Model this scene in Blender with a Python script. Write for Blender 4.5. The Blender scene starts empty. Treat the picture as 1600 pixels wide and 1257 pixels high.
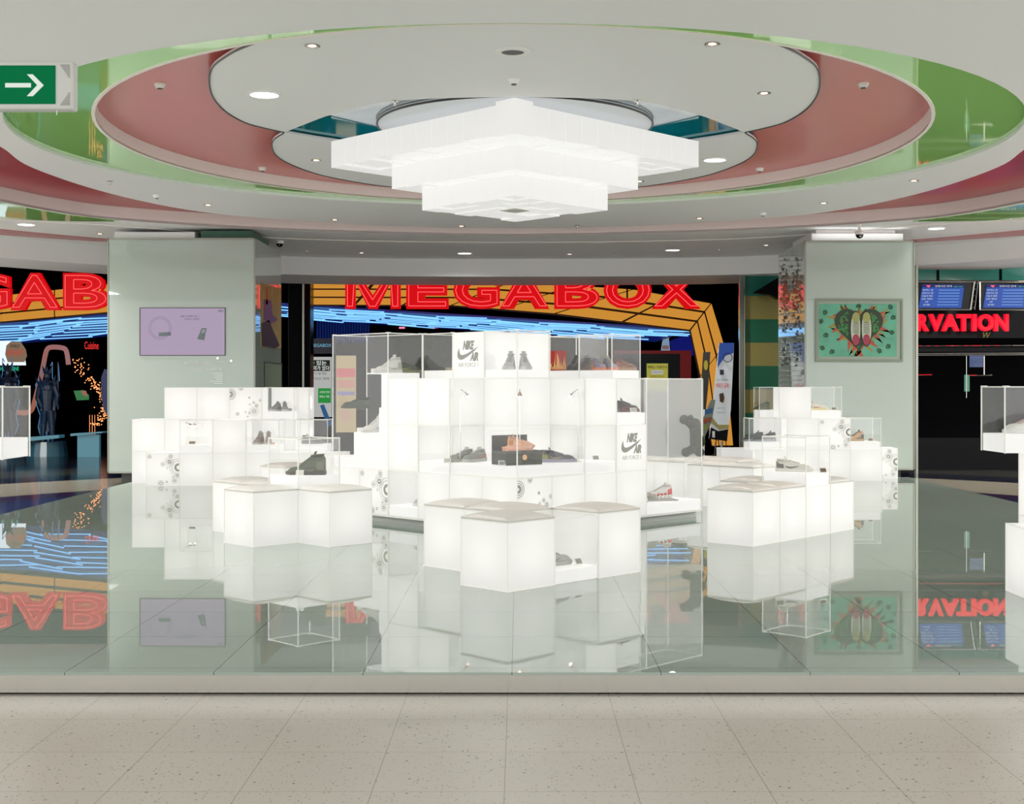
import bpy, bmesh, math, random
from mathutils import Vector, Matrix
random.seed(7)
C = bpy.context.scene.collection
sc = bpy.context.scene
R = math.radians
PI = math.pi

# ---------------------------------------------------------------- camera, world, exposure
FPX, PX, HY, CZ = 2050.0, 810.0, 604.0, 1.3          # focal length and principal point in pixels, eye height
cam_d = bpy.data.cameras.new('camera'); cam = bpy.data.objects.new('camera', cam_d); C.objects.link(cam)
cam.location = (0, 0, CZ); cam.rotation_euler = (PI/2, 0, 0)
cam_d.sensor_fit = 'HORIZONTAL'; cam_d.sensor_width = 36; cam_d.lens = 36*FPX/1600
cam_d.shift_x = (800-PX)/1600; cam_d.shift_y = (HY-628.5)/1600
cam_d.clip_end = 200
sc.camera = cam
wd = bpy.data.worlds.new('world'); sc.world = wd; wd.use_nodes = True
bg = wd.node_tree.nodes['Background']; bg.inputs[0].default_value = (1.0, 0.985, 0.975, 1); bg.inputs[1].default_value = 1.8
sc.view_settings.view_transform = 'Standard'; sc.view_settings.look = 'None'
sc.view_settings.gamma = 1; sc.view_settings.use_curve_mapping = False; sc.view_settings.exposure = 0.0
sc.cycles.transparent_max_bounces = 40
sc.cycles.max_bounces = 8
sc.cycles.sample_clamp_indirect = 4
CUBE_E, BASE_E, LAMP1_E, LAMP2_E, BULB_W = 0.29, 0.58, 0.55, 0.55, 0.85

def W(px, py, Y): return Vector(((px-PX)*Y/FPX, Y, CZ-(py-HY)*Y/FPX))
def Z(px, py, z):
    Y = FPX*(CZ-z)/(py-HY); return Vector(((px-PX)*Y/FPX, Y, z))

# ---------------------------------------------------------------- materials
def mat(name, col, rough=.5, metal=0, emit=None, es=0, spec=.5, coat=0, bump=None, noise=None):
    m = bpy.data.materials.new(name); m.use_nodes = True
    nt = m.node_tree; b = nt.nodes['Principled BSDF']
    b.inputs['Base Color'].default_value = (*col, 1); b.inputs['Roughness'].default_value = rough
    b.inputs['Metallic'].default_value = metal; b.inputs['Specular IOR Level'].default_value = spec
    b.inputs['Coat Weight'].default_value = coat; b.inputs['Coat Roughness'].default_value = .03
    if emit:
        b.inputs['Emission Color'].default_value = (*emit, 1); b.inputs['Emission Strength'].default_value = es
    if noise:      # (scale, amount): mild procedural variation of the base colour
        tc = nt.nodes.new('ShaderNodeTexCoord'); n = nt.nodes.new('ShaderNodeTexNoise'); n.inputs['Scale'].default_value = noise[0]
        mx = nt.nodes.new('ShaderNodeMix'); mx.data_type = 'RGBA'
        mx.inputs[6].default_value = (*[c*(1-noise[1]) for c in col], 1); mx.inputs[7].default_value = (*[min(1, c*(1+noise[1])) for c in col], 1)
        nt.links.new(tc.outputs['Object'], n.inputs['Vector']); nt.links.new(n.outputs['Fac'], mx.inputs[0]); nt.links.new(mx.outputs[2], b.inputs['Base Color'])
    if bump:
        tc = nt.nodes.new('ShaderNodeTexCoord'); n = nt.nodes.new('ShaderNodeTexNoise'); n.inputs['Scale'].default_value = bump[0]
        bp = nt.nodes.new('ShaderNodeBump'); bp.inputs['Strength'].default_value = bump[1]; bp.inputs['Distance'].default_value = .01
        nt.links.new(tc.outputs['Object'], n.inputs['Vector']); nt.links.new(n.outputs['Fac'], bp.inputs['Height']); nt.links.new(bp.outputs[0], b.inputs['Normal'])
    return m
def glow(name, col, s):                                   # colour shown by emission: lamps and lit signs, also posters, boards and banner print
    return mat(name, (.02, .02, .02), .5, emit=col, es=s, spec=.08)
def srgb(r, g, b):
    f = lambda c: ((c/255+.055)/1.055)**2.4 if c > 10 else c/255/12.92
    return (f(r), f(g), f(b))

def acrylic(name, e, tr=.15):
    """milky acrylic: a lit bulb inside shows through as translucency, the scattered light inside as an even glow"""
    m = bpy.data.materials.new(name); m.use_nodes = True; nt = m.node_tree; nt.nodes.clear()
    out = nt.nodes.new('ShaderNodeOutputMaterial'); p = nt.nodes.new('ShaderNodeBsdfPrincipled')
    p.inputs['Base Color'].default_value = (.3, .3, .29, 1); p.inputs['Roughness'].default_value = .35
    p.inputs['Emission Color'].default_value = (1, .99, .97, 1); p.inputs['Emission Strength'].default_value = e
    t = nt.nodes.new('ShaderNodeBsdfTranslucent'); t.inputs[0].default_value = (tr*2, tr*2, tr*1.96, 1)
    a = nt.nodes.new('ShaderNodeAddShader')
    nt.links.new(p.outputs[0], a.inputs[0]); nt.links.new(t.outputs[0], a.inputs[1]); nt.links.new(a.outputs[0], out.inputs[0])
    return m
def clear(name, refl=.07, milk=.05, tint=(.998, .999, .997)):
    m = bpy.data.materials.new(name); m.use_nodes = True; nt = m.node_tree; nt.nodes.clear()
    out = nt.nodes.new('ShaderNodeOutputMaterial')
    t = nt.nodes.new('ShaderNodeBsdfTransparent'); t.inputs[0].default_value = (*tint, 1)
    g = nt.nodes.new('ShaderNodeBsdfGlossy'); g.inputs['Roughness'].default_value = .01
    d = nt.nodes.new('ShaderNodeBsdfDiffuse'); d.inputs[0].default_value = (.8, .82, .8, 1)
    m1 = nt.nodes.new('ShaderNodeMixShader'); m1.inputs[0].default_value = refl
    m2 = nt.nodes.new('ShaderNodeMixShader'); m2.inputs[0].default_value = milk
    nt.links.new(t.outputs[0], m1.inputs[1]); nt.links.new(g.outputs[0], m1.inputs[2])
    nt.links.new(m1.outputs[0], m2.inputs[1]); nt.links.new(d.outputs[0], m2.inputs[2]); nt.links.new(m2.outputs[0], out.inputs[0])
    return m
def tiles(name, col, mortar, w, h, x0, y0, rough, size=.003, chips=False, spec=.5):
    m = mat(name, col, rough, spec=spec); nt = m.node_tree; b = nt.nodes['Principled BSDF']
    tc = nt.nodes.new('ShaderNodeTexCoord'); mp = nt.nodes.new('ShaderNodeMapping'); mp.inputs['Location'].default_value = (-x0, -y0, 0)
    br = nt.nodes.new('ShaderNodeTexBrick'); br.offset = 0; br.squash = 1
    br.inputs['Scale'].default_value = 1; br.inputs['Brick Width'].default_value = w; br.inputs['Row Height'].default_value = h
    br.inputs['Mortar Size'].default_value = size; br.inputs['Mortar Smooth'].default_value = .1; br.inputs['Bias'].default_value = 0
    br.inputs['Color1'].default_value = (*col, 1); br.inputs['Color2'].default_value = (*[c*.985 for c in col], 1); br.inputs['Mortar'].default_value = (*mortar, 1)
    nt.links.new(tc.outputs['Object'], mp.inputs[0]); nt.links.new(mp.outputs[0], br.inputs['Vector'])
    src = br.outputs['Color']
    if chips:
        for sca, thr, dens, cc in ((38, .2, .10, (.06, .09, .11)), (60, .23, .16, (.20, .17, .10)), (95, .26, .22, (.18, .2, .18))):
            v = nt.nodes.new('ShaderNodeTexVoronoi'); v.inputs['Scale'].default_value = sca
            nz = nt.nodes.new('ShaderNodeTexNoise'); nz.inputs['Scale'].default_value = 60
            ad = nt.nodes.new('ShaderNodeMix'); ad.data_type = 'RGBA'; ad.inputs[0].default_value = .02
            nt.links.new(tc.outputs['Object'], ad.inputs[6]); nt.links.new(nz.outputs['Color'], ad.inputs[7])
            nt.links.new(ad.outputs[2], v.inputs['Vector'])
            lt = nt.nodes.new('ShaderNodeMath'); lt.operation = 'LESS_THAN'; lt.inputs[1].default_value = thr
            nt.links.new(v.outputs['Distance'], lt.inputs[0])
            sp = nt.nodes.new('ShaderNodeSeparateColor'); nt.links.new(v.outputs['Color'], sp.inputs[0])
            l2 = nt.nodes.new('ShaderNodeMath'); l2.operation = 'LESS_THAN'; l2.inputs[1].default_value = dens; nt.links.new(sp.outputs[0], l2.inputs[0])
            mu = nt.nodes.new('ShaderNodeMath'); mu.operation = 'MULTIPLY'; nt.links.new(lt.outputs[0], mu.inputs[0]); nt.links.new(l2.outputs[0], mu.inputs[1])
            mu2 = nt.nodes.new('ShaderNodeMath'); mu2.operation = 'MULTIPLY'; mu2.inputs[1].default_value = .8; nt.links.new(mu.outputs[0], mu2.inputs[0])
            mx = nt.nodes.new('ShaderNodeMix'); mx.data_type = 'RGBA'; nt.links.new(mu2.outputs[0], mx.inputs[0]); nt.links.new(src, mx.inputs[6]); mx.inputs[7].default_value = (*cc, 1)
            src = mx.outputs[2]
        n = nt.nodes.new('ShaderNodeTexNoise'); n.inputs['Scale'].default_value = 2.5; n.inputs['Detail'].default_value = 3
        mr = nt.nodes.new('ShaderNodeMapRange'); mr.inputs[3].default_value = rough*.7; mr.inputs[4].default_value = rough*1.35
        nt.links.new(tc.outputs['Object'], n.inputs['Vector']); nt.links.new(n.outputs['Fac'], mr.inputs[0]); nt.links.new(mr.outputs[0], b.inputs['Roughness'])
    nt.links.new(src, b.inputs['Base Color'])
    return m

M = {}
M['acrylic'] = acrylic('milky_acrylic', CUBE_E, .15)
M['base'] = acrylic('frosted_base', BASE_E, .03)
M['lamp1'] = acrylic('lamp_acrylic_upper', LAMP1_E, .03)
M['lamp2'] = acrylic('lamp_acrylic_lower', LAMP2_E, .03)
M['seam'] = mat('acrylic_edge', (.5, .5, .46), .4, emit=(1,.99,.93), es=.33)
M['clear'] = clear('clear_acrylic', .04, .018)
M['clear2'] = clear('hazed_clear_acrylic', .035, .018)  # like the clear panes, mixes in diffuse for milky grey reflections
M['frost'] = clear('frosted_grey_acrylic', .02, .42)
M['edge'] = mat('acrylic_pane_edge', (.72, .72, .68), .3, emit=(1, 1, .95), es=.12)  # slight emission paints in the glow of acrylic edges
M['white'] = mat('white_paint', (.8, .8, .78), .45)
M['leather'] = mat('grey_white_leather', (.66, .65, .62), .38, bump=(60, .15))
M['mark'] = mat('grey_print', (.30, .30, .27), .5)
M['markl'] = mat('pale_grey_print', (.50, .50, .46), .5)
M['ceil'] = mat('ceiling_paint', (.79, .785, .795), .55, bump=(3, .02))
M['ceilwarm'] = mat('recess_wall_paint', (.84, .78, .75), .55)
M['green'] = mat('green_gloss_film', (.42, .80, .25), .03, spec=.9, coat=.5)
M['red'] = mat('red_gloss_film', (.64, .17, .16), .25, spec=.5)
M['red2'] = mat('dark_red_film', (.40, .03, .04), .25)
M['blue'] = mat('turquoise_gloss_film', (.004, .19, .24), .05, spec=.6)
M['pale'] = mat('pale_gloss_film', (.50, .56, .62), .06, spec=.8, noise=(3, .25))
M['disc'] = mat('speckled_plate', (.62, .66, .69), .3, noise=(60, .12))
M['dark'] = mat('dark_trim', (.03, .035, .03), .4)
M['black'] = mat('black_gloss', (.004, .004, .005), .2, spec=.08)
M['blackm'] = mat('black_matte', (.004, .004, .005), .8, spec=.02)
M['navy'] = mat('navy_panel', (.004, .006, .03), .35)
M['steel'] = mat('brushed_steel', (.52, .505, .46), .16, 1)
M['chrome'] = mat('chrome', (.75, .73, .68), .08, 1)
M['glass'] = mat('back_painted_green_glass', (.41, .485, .44), .02, spec=.55)
M['glassside'] = mat('back_painted_glass_mirror', (.42, .51, .45), .015, spec=1, coat=1)
M['plat'] = tiles('glossy_glass_floor', (.30, .365, .32), (.11, .13, .11), .625, .69, -.027, 5.59, .008, .0024, spec=.8)
M['stone'] = tiles('terrazzo_tiles', (.435, .415, .365), (.26, .245, .20), .425, .455, -.045, 5.115, .22, .0016, True)
M['tube'] = glow('blue_neon', (.20, .52, 1.0), 1.45)
M['redneon'] = glow('red_neon', (1.0, .09, .10), 1.5)
M['redface'] = glow('red_sign_face', (.66, .0, .003), 1.0)
M['redsign'] = glow('red_lit_letter', (1.0, .0, .02), 1.3)
M['amber'] = glow('amber_backlit', (.62, .27, .035), .95)
M['brown'] = mat('brown_frame', (.05, .016, .006), .5)
M['bulb'] = glow('warm_halogen', (1, .62, .42), 6)
M['cool'] = glow('cool_downlight', (1, 1, .97), 5)
M['pink'] = glow('pink_lamp', (1, .12, .25), 2.5)

# ---------------------------------------------------------------- mesh helpers
class MB:
    def __init__(s): s.bm = bmesh.new()
    def box(s, x0, x1, y0, y1, z0, z1):
        v = [s.bm.verts.new(p) for p in ((x0,y0,z0),(x1,y0,z0),(x1,y1,z0),(x0,y1,z0),(x0,y0,z1),(x1,y0,z1),(x1,y1,z1),(x0,y1,z1))]
        for f in ((3,2,1,0),(4,5,6,7),(0,1,5,4),(1,2,6,5),(2,3,7,6),(3,0,4,7)): s.bm.faces.new([v[i] for i in f])
        return s
    def prism(s, pts, z0, z1):
        a = [s.bm.verts.new((p[0], p[1], z0)) for p in pts]; b = [s.bm.verts.new((p[0], p[1], z1)) for p in pts]; n = len(pts)
        s.bm.faces.new(a[::-1]); s.bm.faces.new(b)
        for i in range(n): s.bm.faces.new([a[i], a[(i+1)%n], b[(i+1)%n], b[i]])
        return s
    def slab(s, pts, n):                     # a flat polygon in 3D given thickness along n
        n = Vector(n); a = [s.bm.verts.new(Vector(p)) for p in pts]; b = [s.bm.verts.new(Vector(p)+n) for p in pts]; k = len(pts)
        s.bm.faces.new(a[::-1]); s.bm.faces.new(b)
        for i in range(k): s.bm.faces.new([a[i], a[(i+1)%k], b[(i+1)%k], b[i]])
        return s
    def rod(s, p, q, r, r2=None, n=10):
        p, q = Vector(p), Vector(q); d = q-p; r2 = r if r2 is None else r2
        if d.length < 1e-6: return s
        m = d.to_track_quat('Z', 'Y').to_matrix()
        a = []; b = []
        for i in range(n):
            t = 2*PI*i/n; c = m @ Vector((math.cos(t), math.sin(t), 0))
            a.append(s.bm.verts.new(p+c*r)); b.append(s.bm.verts.new(q+c*r2))
        s.bm.faces.new(a[::-1]); s.bm.faces.new(b)
        for i in range(n): s.bm.faces.new([a[i], a[(i+1)%n], b[(i+1)%n], b[i]])
        return s
    def path(s, pts, r, n=8):
        for i in range(len(pts)-1): s.rod(pts[i], pts[i+1], r, n=n)
        return s
    def ball(s, c, r, sx=1, sy=1, sz=1, seg=14):
        g = bmesh.ops.create_uvsphere(s.bm, u_segments=seg, v_segments=max(6, seg//2+2), radius=r)
        for v in g['verts']: v.co = Vector((v.co.x*sx+c[0], v.co.y*sy+c[1], v.co.z*sz+c[2]))
        return s
    def ring(s, c, ri, ro, th, ax='y', n=28):      # flat annulus facing -y (or z)
        def P(r, t, k):
            a, b = r*math.cos(t), r*math.sin(t)
            return (c[0]+a, c[1]+k, c[2]+b) if ax == 'y' else ((c[0]+k, c[1]+a, c[2]+b) if ax == 'x' else (c[0]+a, c[1]+b, c[2]+k))
        V = [[s.bm.verts.new(P(r, 2*PI*i/n, k)) for i in range(n)] for r, k in ((ri, 0), (ro, 0), (ro, th), (ri, th))] if ri > 0 else None
        if V:
            for i in range(n):
                j = (i+1) % n
                for a in range(4): b = (a+1) % 4; s.bm.faces.new([V[a][i], V[a][j], V[b][j], V[b][i]])
        else:
            A = [s.bm.verts.new(P(ro, 2*PI*i/n, 0)) for i in range(n)]; B = [s.bm.verts.new(P(ro, 2*PI*i/n, th)) for i in range(n)]
            s.bm.faces.new(A); s.bm.faces.new(B[::-1])
            for i in range(n): s.bm.faces.new([A[i], A[(i+1)%n], B[(i+1)%n], B[i]])
        return s
    def lathe(s, prof, c=(0,0,0), n=20):
        rows = []
        for r, z in prof: rows.append([s.bm.verts.new((c[0]+max(r,1e-4)*math.cos(2*PI*i/n), c[1]+max(r,1e-4)*math.sin(2*PI*i/n), c[2]+z)) for i in range(n)])
        for a, b in zip(rows, rows[1:]):
            for i in range(n): s.bm.faces.new([a[i], a[(i+1)%n], b[(i+1)%n], b[i]])
        s.bm.faces.new(rows[0][::-1]); s.bm.faces.new(rows[-1])
        return s
    def mesh(s, name, m, bevel=0, smooth=False, seg=2):
        bmesh.ops.recalc_face_normals(s.bm, faces=s.bm.faces[:])
        if bevel: bmesh.ops.bevel(s.bm, geom=s.bm.edges[:], offset=bevel, segments=seg, profile=.5, affect='EDGES')
        me = bpy.data.meshes.new(name); s.bm.to_mesh(me); s.bm.free()
        if m: me.materials.append(m)
        if smooth: me.polygons.foreach_set('use_smooth', [True]*len(me.polygons))
        return me
    def build(s, name, m, parent=None, bevel=0, smooth=False, seg=2):
        return obj(name, s.mesh(name, m, bevel, smooth, seg), parent)
def obj(name, me, parent=None, loc=(0,0,0), rz=0):
    o = bpy.data.objects.new(name, me); C.objects.link(o); o.location = loc; o.rotation_euler = (0, 0, rz)
    if parent: o.parent = parent
    return o
def tag(o, label=None, cat=None, group=None, kind=None):
    if label: o['label'] = label
    if cat: o['category'] = cat
    if group: o['group'] = group
    if kind: o['kind'] = kind
    return o
def thing(name, label, cat, loc=(0,0,0), rz=0, group=None):
    return tag(obj(name, None, None, loc, rz), label, cat, group)
def struct(o): o['kind'] = 'structure'; return o
def curvemesh(loops, z, th):
    """flat slab with holes: first loop outer, others holes"""
    cu = bpy.data.curves.new('t', 'CURVE'); cu.dimensions = '2D'; cu.fill_mode = 'BOTH'; cu.extrude = th/2
    for lp in loops:
        sp = cu.splines.new('POLY'); sp.points.add(len(lp)-1)
        for i, p in enumerate(lp): sp.points[i].co = (p[0], p[1], 0, 1)
        sp.use_cyclic_u = True
    o = bpy.data.objects.new('t', cu); C.objects.link(o)
    dg = bpy.context.evaluated_depsgraph_get(); me = bpy.data.meshes.new_from_object(o.evaluated_get(dg))
    me.transform(Matrix.Translation((0, 0, z+th/2)))
    bpy.data.objects.remove(o); return me
def slabobj(name, loops, z, th, m, parent=None):
    me = curvemesh(loops, z, th); me.name = name; me.materials.clear(); me.materials.append(m); return obj(name, me, parent)
def textmesh(body, m, size=1, extrude=.01, bold=0, shear=0, outline=0, box=None, align='CENTER'):
    """text standing in the x-z plane facing -y; box=(w,h) fits it"""
    cu = bpy.data.curves.new('t', 'FONT'); cu.body = body; cu.size = size; cu.align_x = align; cu.shear = shear; cu.offset = bold
    cu.resolution_u = 4
    if outline: cu.fill_mode = 'NONE'; cu.bevel_depth = outline; cu.bevel_resolution = 1
    else: cu.extrude = extrude/2
    o = bpy.data.objects.new('t', cu); C.objects.link(o)
    dg = bpy.context.evaluated_depsgraph_get(); me = bpy.data.meshes.new_from_object(o.evaluated_get(dg)); bpy.data.objects.remove(o)
    me.materials.clear(); me.materials.append(m)
    if len(me.vertices) == 0: return me
    if box:
        xs = [v.co.x for v in me.vertices]; ys = [v.co.y for v in me.vertices]
        w, h = max(xs)-min(xs), max(ys)-min(ys)
        sx = box[0]/w if box[0] else box[1]/h; sy = box[1]/h if box[1] else sx
        me.transform(Matrix.Translation((-(max(xs)+min(xs))/2, -(max(ys)+min(ys))/2, 0)))
        me.transform(Matrix.Diagonal((sx, sy, 1, 1)))
    me.transform(Matrix.Rotation(PI/2, 4, 'X'))
    return me
def text(name, body, m, at, parent=None, **k):
    me = textmesh(body, m, **k); me.name = name; return obj(name, me, parent, at)
def textw(mb, body, at, **k):       # add text into an MB (for print patterns that stay in one mesh)
    me = textmesh(body, M['mark'], **k); me.transform(Matrix.Translation(at)); mb.bm.from_mesh(me); bpy.data.meshes.remove(me)
def spline(pts, n=6):
    out = []; P = [Vector(p) for p in pts]
    for i in range(len(P)-1):
        p0 = P[max(i-1, 0)]; p1 = P[i]; p2 = P[i+1]; p3 = P[min(i+2, len(P)-1)]
        for k in range(n):
            t = k/n; out.append(.5*((2*p1)+(p2-p0)*t+(2*p0-5*p1+4*p2-p3)*t*t+(3*p1-p0-3*p2+p3)*t**3))
    out.append(P[-1]); return out
def mir(pts, cx=804): return pts + [(2*cx-x, y) for x, y in reversed(pts[:-1])]
def arc(pts, z, n=6): return [Z(p[0], p[1], z) for p in spline([(a, b, 0) for a, b in pts], n)]
def ell(cx, cy, a, b, n=96): return [(cx+a*math.cos(2*PI*i/n), cy+b*math.sin(2*PI*i/n)) for i in range(n)]
M['trim'] = mat('satin_column_trim', (.30, .31, .26), .35, .6)
# ---------------------------------------------------------------- the room
ZC, ZP = 3.4, .1
E1 = mir([(-90,197),(-40,208),(5,232),(50,262),(170,302),(320,332),(500,347),(660,355),(804,357)])
E2 = mir([(-90,197),(-300,215),(-330,245),(-200,272),(-90,296),(0,315),(90,332),(185,344),(400,358),(600,365),(804,369)])
e1 = arc(E1, ZC); e2 = arc(E2, ZC)
crescent = [(p.x, p.y) for p in e1] + [(p.x, p.y) for p in reversed(e2[1:-1])]
G = ell(-.03, 11.42, 4.20, 3.84); B = ell(-.04, 11.44, 3.45, 3.72)
struct(slabobj('ceiling', [[(-10.5,2.5),(10.5,2.5),(10.5,22.9),(-10.5,22.9)], G, crescent], ZC, .03, M['ceil']))
tag(slabobj('ceiling_panel_green', [ell(-.03, 11.42, 4.32, 3.95), B], ZC+.03, .012, M['green']), 'glossy green ring panel crescents inside the big oval opening of the ceiling', 'ceiling panel')
bpy.data.objects['ceiling_panel_green'].name = 'ceiling_panel'
mb = MB()
for i in range(96):
    a, b = B[i], B[(i+1)%96]; c = (-.04, 11.44)
    o = lambda p, k: (c[0]+(p[0]-c[0])*k, c[1]+(p[1]-c[1])*k)
    mb.bm.faces.new([mb.bm.verts.new((*q, z)) for q, z in ((a, 3.425), (b, 3.425), (b, 3.55), (a, 3.55))])
    a2, b2 = o(a, 1.008), o(b, 1.008)
    mb.bm.faces.new([mb.bm.verts.new((*q, z)) for q, z in ((a2, 3.425), (b2, 3.425), (b2, 3.55), (a2, 3.55))])
    mb.bm.faces.new([mb.bm.verts.new((*q, 3.425)) for q in (a, b, b2, a2)])
bmesh.ops.remove_doubles(mb.bm, verts=mb.bm.verts[:], dist=.0005)
struct(mb.build('trim_1', M['ceilwarm']))
tag(slabobj('ceiling_panel', [ell(-.04, 11.44, 3.5, 3.78)], 3.55, .012, M['red']), 'red oval ceiling panel recessed above the white wings around the lamp', 'ceiling panel')
# recess behind the oval: red soffit and white far wall
def grow(pts, k): return [(p[0]*k, 12+(p[1]-12)*k) for p in pts]
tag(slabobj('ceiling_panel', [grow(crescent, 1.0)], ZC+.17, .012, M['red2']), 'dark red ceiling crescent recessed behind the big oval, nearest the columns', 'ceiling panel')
mb = MB()
for L in (e1, e2):
    for a, b in zip(L, L[1:]):
        mb.slab([(a.x, a.y, ZC+.001), (b.x, b.y, ZC+.001), (b.x, b.y, ZC+.17), (a.x, a.y, ZC+.17)], (0, .006, 0))
struct(mb.build('trim_2', M['ceilwarm']))
# wings around the lamp
A = [(444,206.5),(410,199),(380,190),(350,172),(332,150),(327,126),(332,105),(350,90),(375,76),(420,60),(500,40),(640,22),(804,14)]
Ai = [(447,206),(475,195),(512,181),(560,168),(615,158),(700,153.5),(804,152)]
ao = arc(mir(A), 3.47); ai = arc(mir(Ai), 3.47)
tag(slabobj('ceiling_panel', [[(p.x,p.y) for p in ao]+[(p.x,p.y) for p in reversed(ai)]], 3.47, .02, M['ceil']), 'large white crescent ceiling wing in front of the stepped lamp', 'ceiling panel')
D = [(443,208),(428,218),(425,229),(432,243),(455,257),(500,273),(560,285),(612,292),(700,300),(804,303)]
Di = [(450,208),(490,215),(540,223),(620,240),(700,250),(804,255)]
do = arc(mir(D), 3.5); di = arc(mir(Di), 3.5)
tag(slabobj('ceiling_panel', [[(p.x,p.y) for p in do]+[(p.x,p.y) for p in reversed(di)]], 3.5, .02, M['ceil']), 'smaller white crescent ceiling wing behind the stepped lamp', 'ceiling panel')
# thin dark trims along the wing edges
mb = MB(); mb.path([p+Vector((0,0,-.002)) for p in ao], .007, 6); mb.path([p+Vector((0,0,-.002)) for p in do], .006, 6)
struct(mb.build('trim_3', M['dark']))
tag(slabobj('ceiling_panel', [ell(-.03, 11.3, 2.05, 1.85)], 3.536, .008, M['pale']), 'pale reflective ceiling plate around the round lamp mount', 'ceiling panel')
bl = arc([(430,212),(448,200),(512,181)], 3.53, 4)
L1 = [(p.x,p.y) for p in bl] + [tuple(Z(*q, 3.53)[:2]) for q in ((592,200),(612,212),(610,240),(540,235),(470,225))]
tag(slabobj('ceiling_panel', [L1], 3.53, .005, M['blue']), 'turquoise ceiling panel to the left of the stepped lamp', 'ceiling panel')
tag(slabobj('ceiling_panel', [[(-.06-x, y) for x, y in L1][::-1]], 3.53, .005, M['blue']), 'turquoise ceiling panel to the right of the stepped lamp', 'ceiling panel')
# fascia and soffit at the far end
ft = mir([(-500,318),(-200,350),(0,370),(168,384),(450,401),(804,405)]); fb = mir([(-500,380),(-200,402),(0,417),(168,428.5),(450,443),(804,446)])
f1 = arc(ft, ZC); f2 = arc(fb, 3.11)
struct(slabobj('wall_back', [[(p.x,p.y) for p in f1]+[(p.x,p.y) for p in reversed(f2)]], 3.11, .29, M['ceil']))
# glossy green and red strips beyond the recess
for sgn, side in ((1, 'left'), (-1, 'right')):
    g = lambda L, z: [((p.x if sgn == 1 else -.06-p.x), p.y) for p in arc(L, z)]
    up = g([(-120,292),(0,316),(90,333),(186,345)], ZC); lo = g([(-120,322),(0,340),(90,345),(186,346)], ZC)
    tag(slabobj('ceiling_strip', [up+lo[::-1]], ZC-.004, .004, M['green']), 'thin glossy green ceiling strip above the %s column' % side, 'ceiling strip')
    up = g([(-120,345),(0,358),(165,373),(300,382)], ZC); lo = g([(-120,356),(0,367),(165,378),(300,384)], ZC)
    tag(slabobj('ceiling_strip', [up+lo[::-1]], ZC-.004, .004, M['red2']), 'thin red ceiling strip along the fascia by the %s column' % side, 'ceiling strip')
mb = MB(); mb.path([p+Vector((0,-.012,-.01)) for p in arc(mir([(0,343),(185,352),(450,372),(804,378)]), ZC)], .006, 6); struct(mb.build('trim_4', M['ceilwarm']))

# floors
struct(MB().box(-15, 15, -2, 5.55, -.05, 0).box(-15, -4.85, 5.55, 11.5, -.05, 0).box(5.15, 15, 5.55, 11.5, -.05, 0).box(-15, -8.8, 11.5, 21, -.05, 0).box(8.8, 12, 11.5, 19.5, -.05, 0).build('floor', M['stone']))  # the side strips are unseen stone, placed to bounce light onto the ceiling
def mallfloor():
    m = mat('mall_floor_stone', (.1,.1,.1), .12, spec=.6); nt = m.node_tree; b = nt.nodes['Principled BSDF']
    tc = nt.nodes.new('ShaderNodeTexCoord'); mp = nt.nodes.new('ShaderNodeMapping'); mp.inputs['Location'].default_value = (0, -11.4, 0); mp.inputs['Scale'].default_value = (1, 1, 0)
    ln = nt.nodes.new('ShaderNodeVectorMath'); ln.operation = 'LENGTH'
    dv = nt.nodes.new('ShaderNodeMath'); dv.operation = 'DIVIDE'; dv.inputs[1].default_value = 20
    cr = nt.nodes.new('ShaderNodeValToRGB'); cr.color_ramp.interpolation = 'CONSTANT'
    st = ((0, (.01,.03,.12)), (6.6, (.03,.012,.05)), (7.25, (.32,.29,.23)), (9.1, (.008,.01,.02)), (10.1, (.04,.04,.034)), (11.6, (.006,.008,.016)), (13, (.012,.012,.016)), (14.5, (.004,.005,.012)))
    e = cr.color_ramp.elements
    e[0].position = 0; e[0].color = (*st[0][1], 1); e[1].position = st[1][0]/20; e[1].color = (*st[1][1], 1)
    for r, c in st[2:]: q = e.new(r/20); q.color = (*c, 1)
    nt.links.new(tc.outputs['Object'], mp.inputs[0]); nt.links.new(mp.outputs[0], ln.inputs[0]); nt.links.new(ln.outputs['Value'], dv.inputs[0]); nt.links.new(dv.outputs[0], cr.inputs[0]); nt.links.new(cr.outputs[0], b.inputs['Base Color'])
    return m
struct(MB().box(-8.8, 8.8, 11.5, 21, -.05, 0).box(-15, 15, 21, 46, -.05, 0).box(8.8, 15, 19.5, 21, -.05, 0).box(-4.85, 5.15, 5.55, 11.5, -.05, 0).build('floor', mallfloor()))
pl = thing('display_platform', 'low raised platform with glossy pale green glass tiles and a steel front', 'platform', (0, 5.5, 0))
MB().box(-4.85, 5.15, 0, 11.83, .088, .1).build('glass_top', M['plat'], pl)
bpy.data.objects['glass_top'].data.transform(Matrix.Translation((0, 5.5, 0))); bpy.data.objects['glass_top'].location = (0, -5.5, 0)
MB().box(-4.82, 5.12, .03, 11.8, .008, .088).build('steel_side', M['steel'], pl)
MB().box(-4.80, 5.10, .045, 11.79, 0, .008).build('shadow_gap', M['blackm'], pl)  # black filler whose colour gives the gap its shade
mb = MB()
for i in range(300):
    x = -2.4+i*.0162; mb.ball((x, .012, .0935), .0032, seg=6)
mb.box(-4.8, 5.1, .004, .02, .0885, .0915)
o = mb.build('nosing_studs', M['chrome'], pl); o['kind'] = 'stuff'
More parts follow.
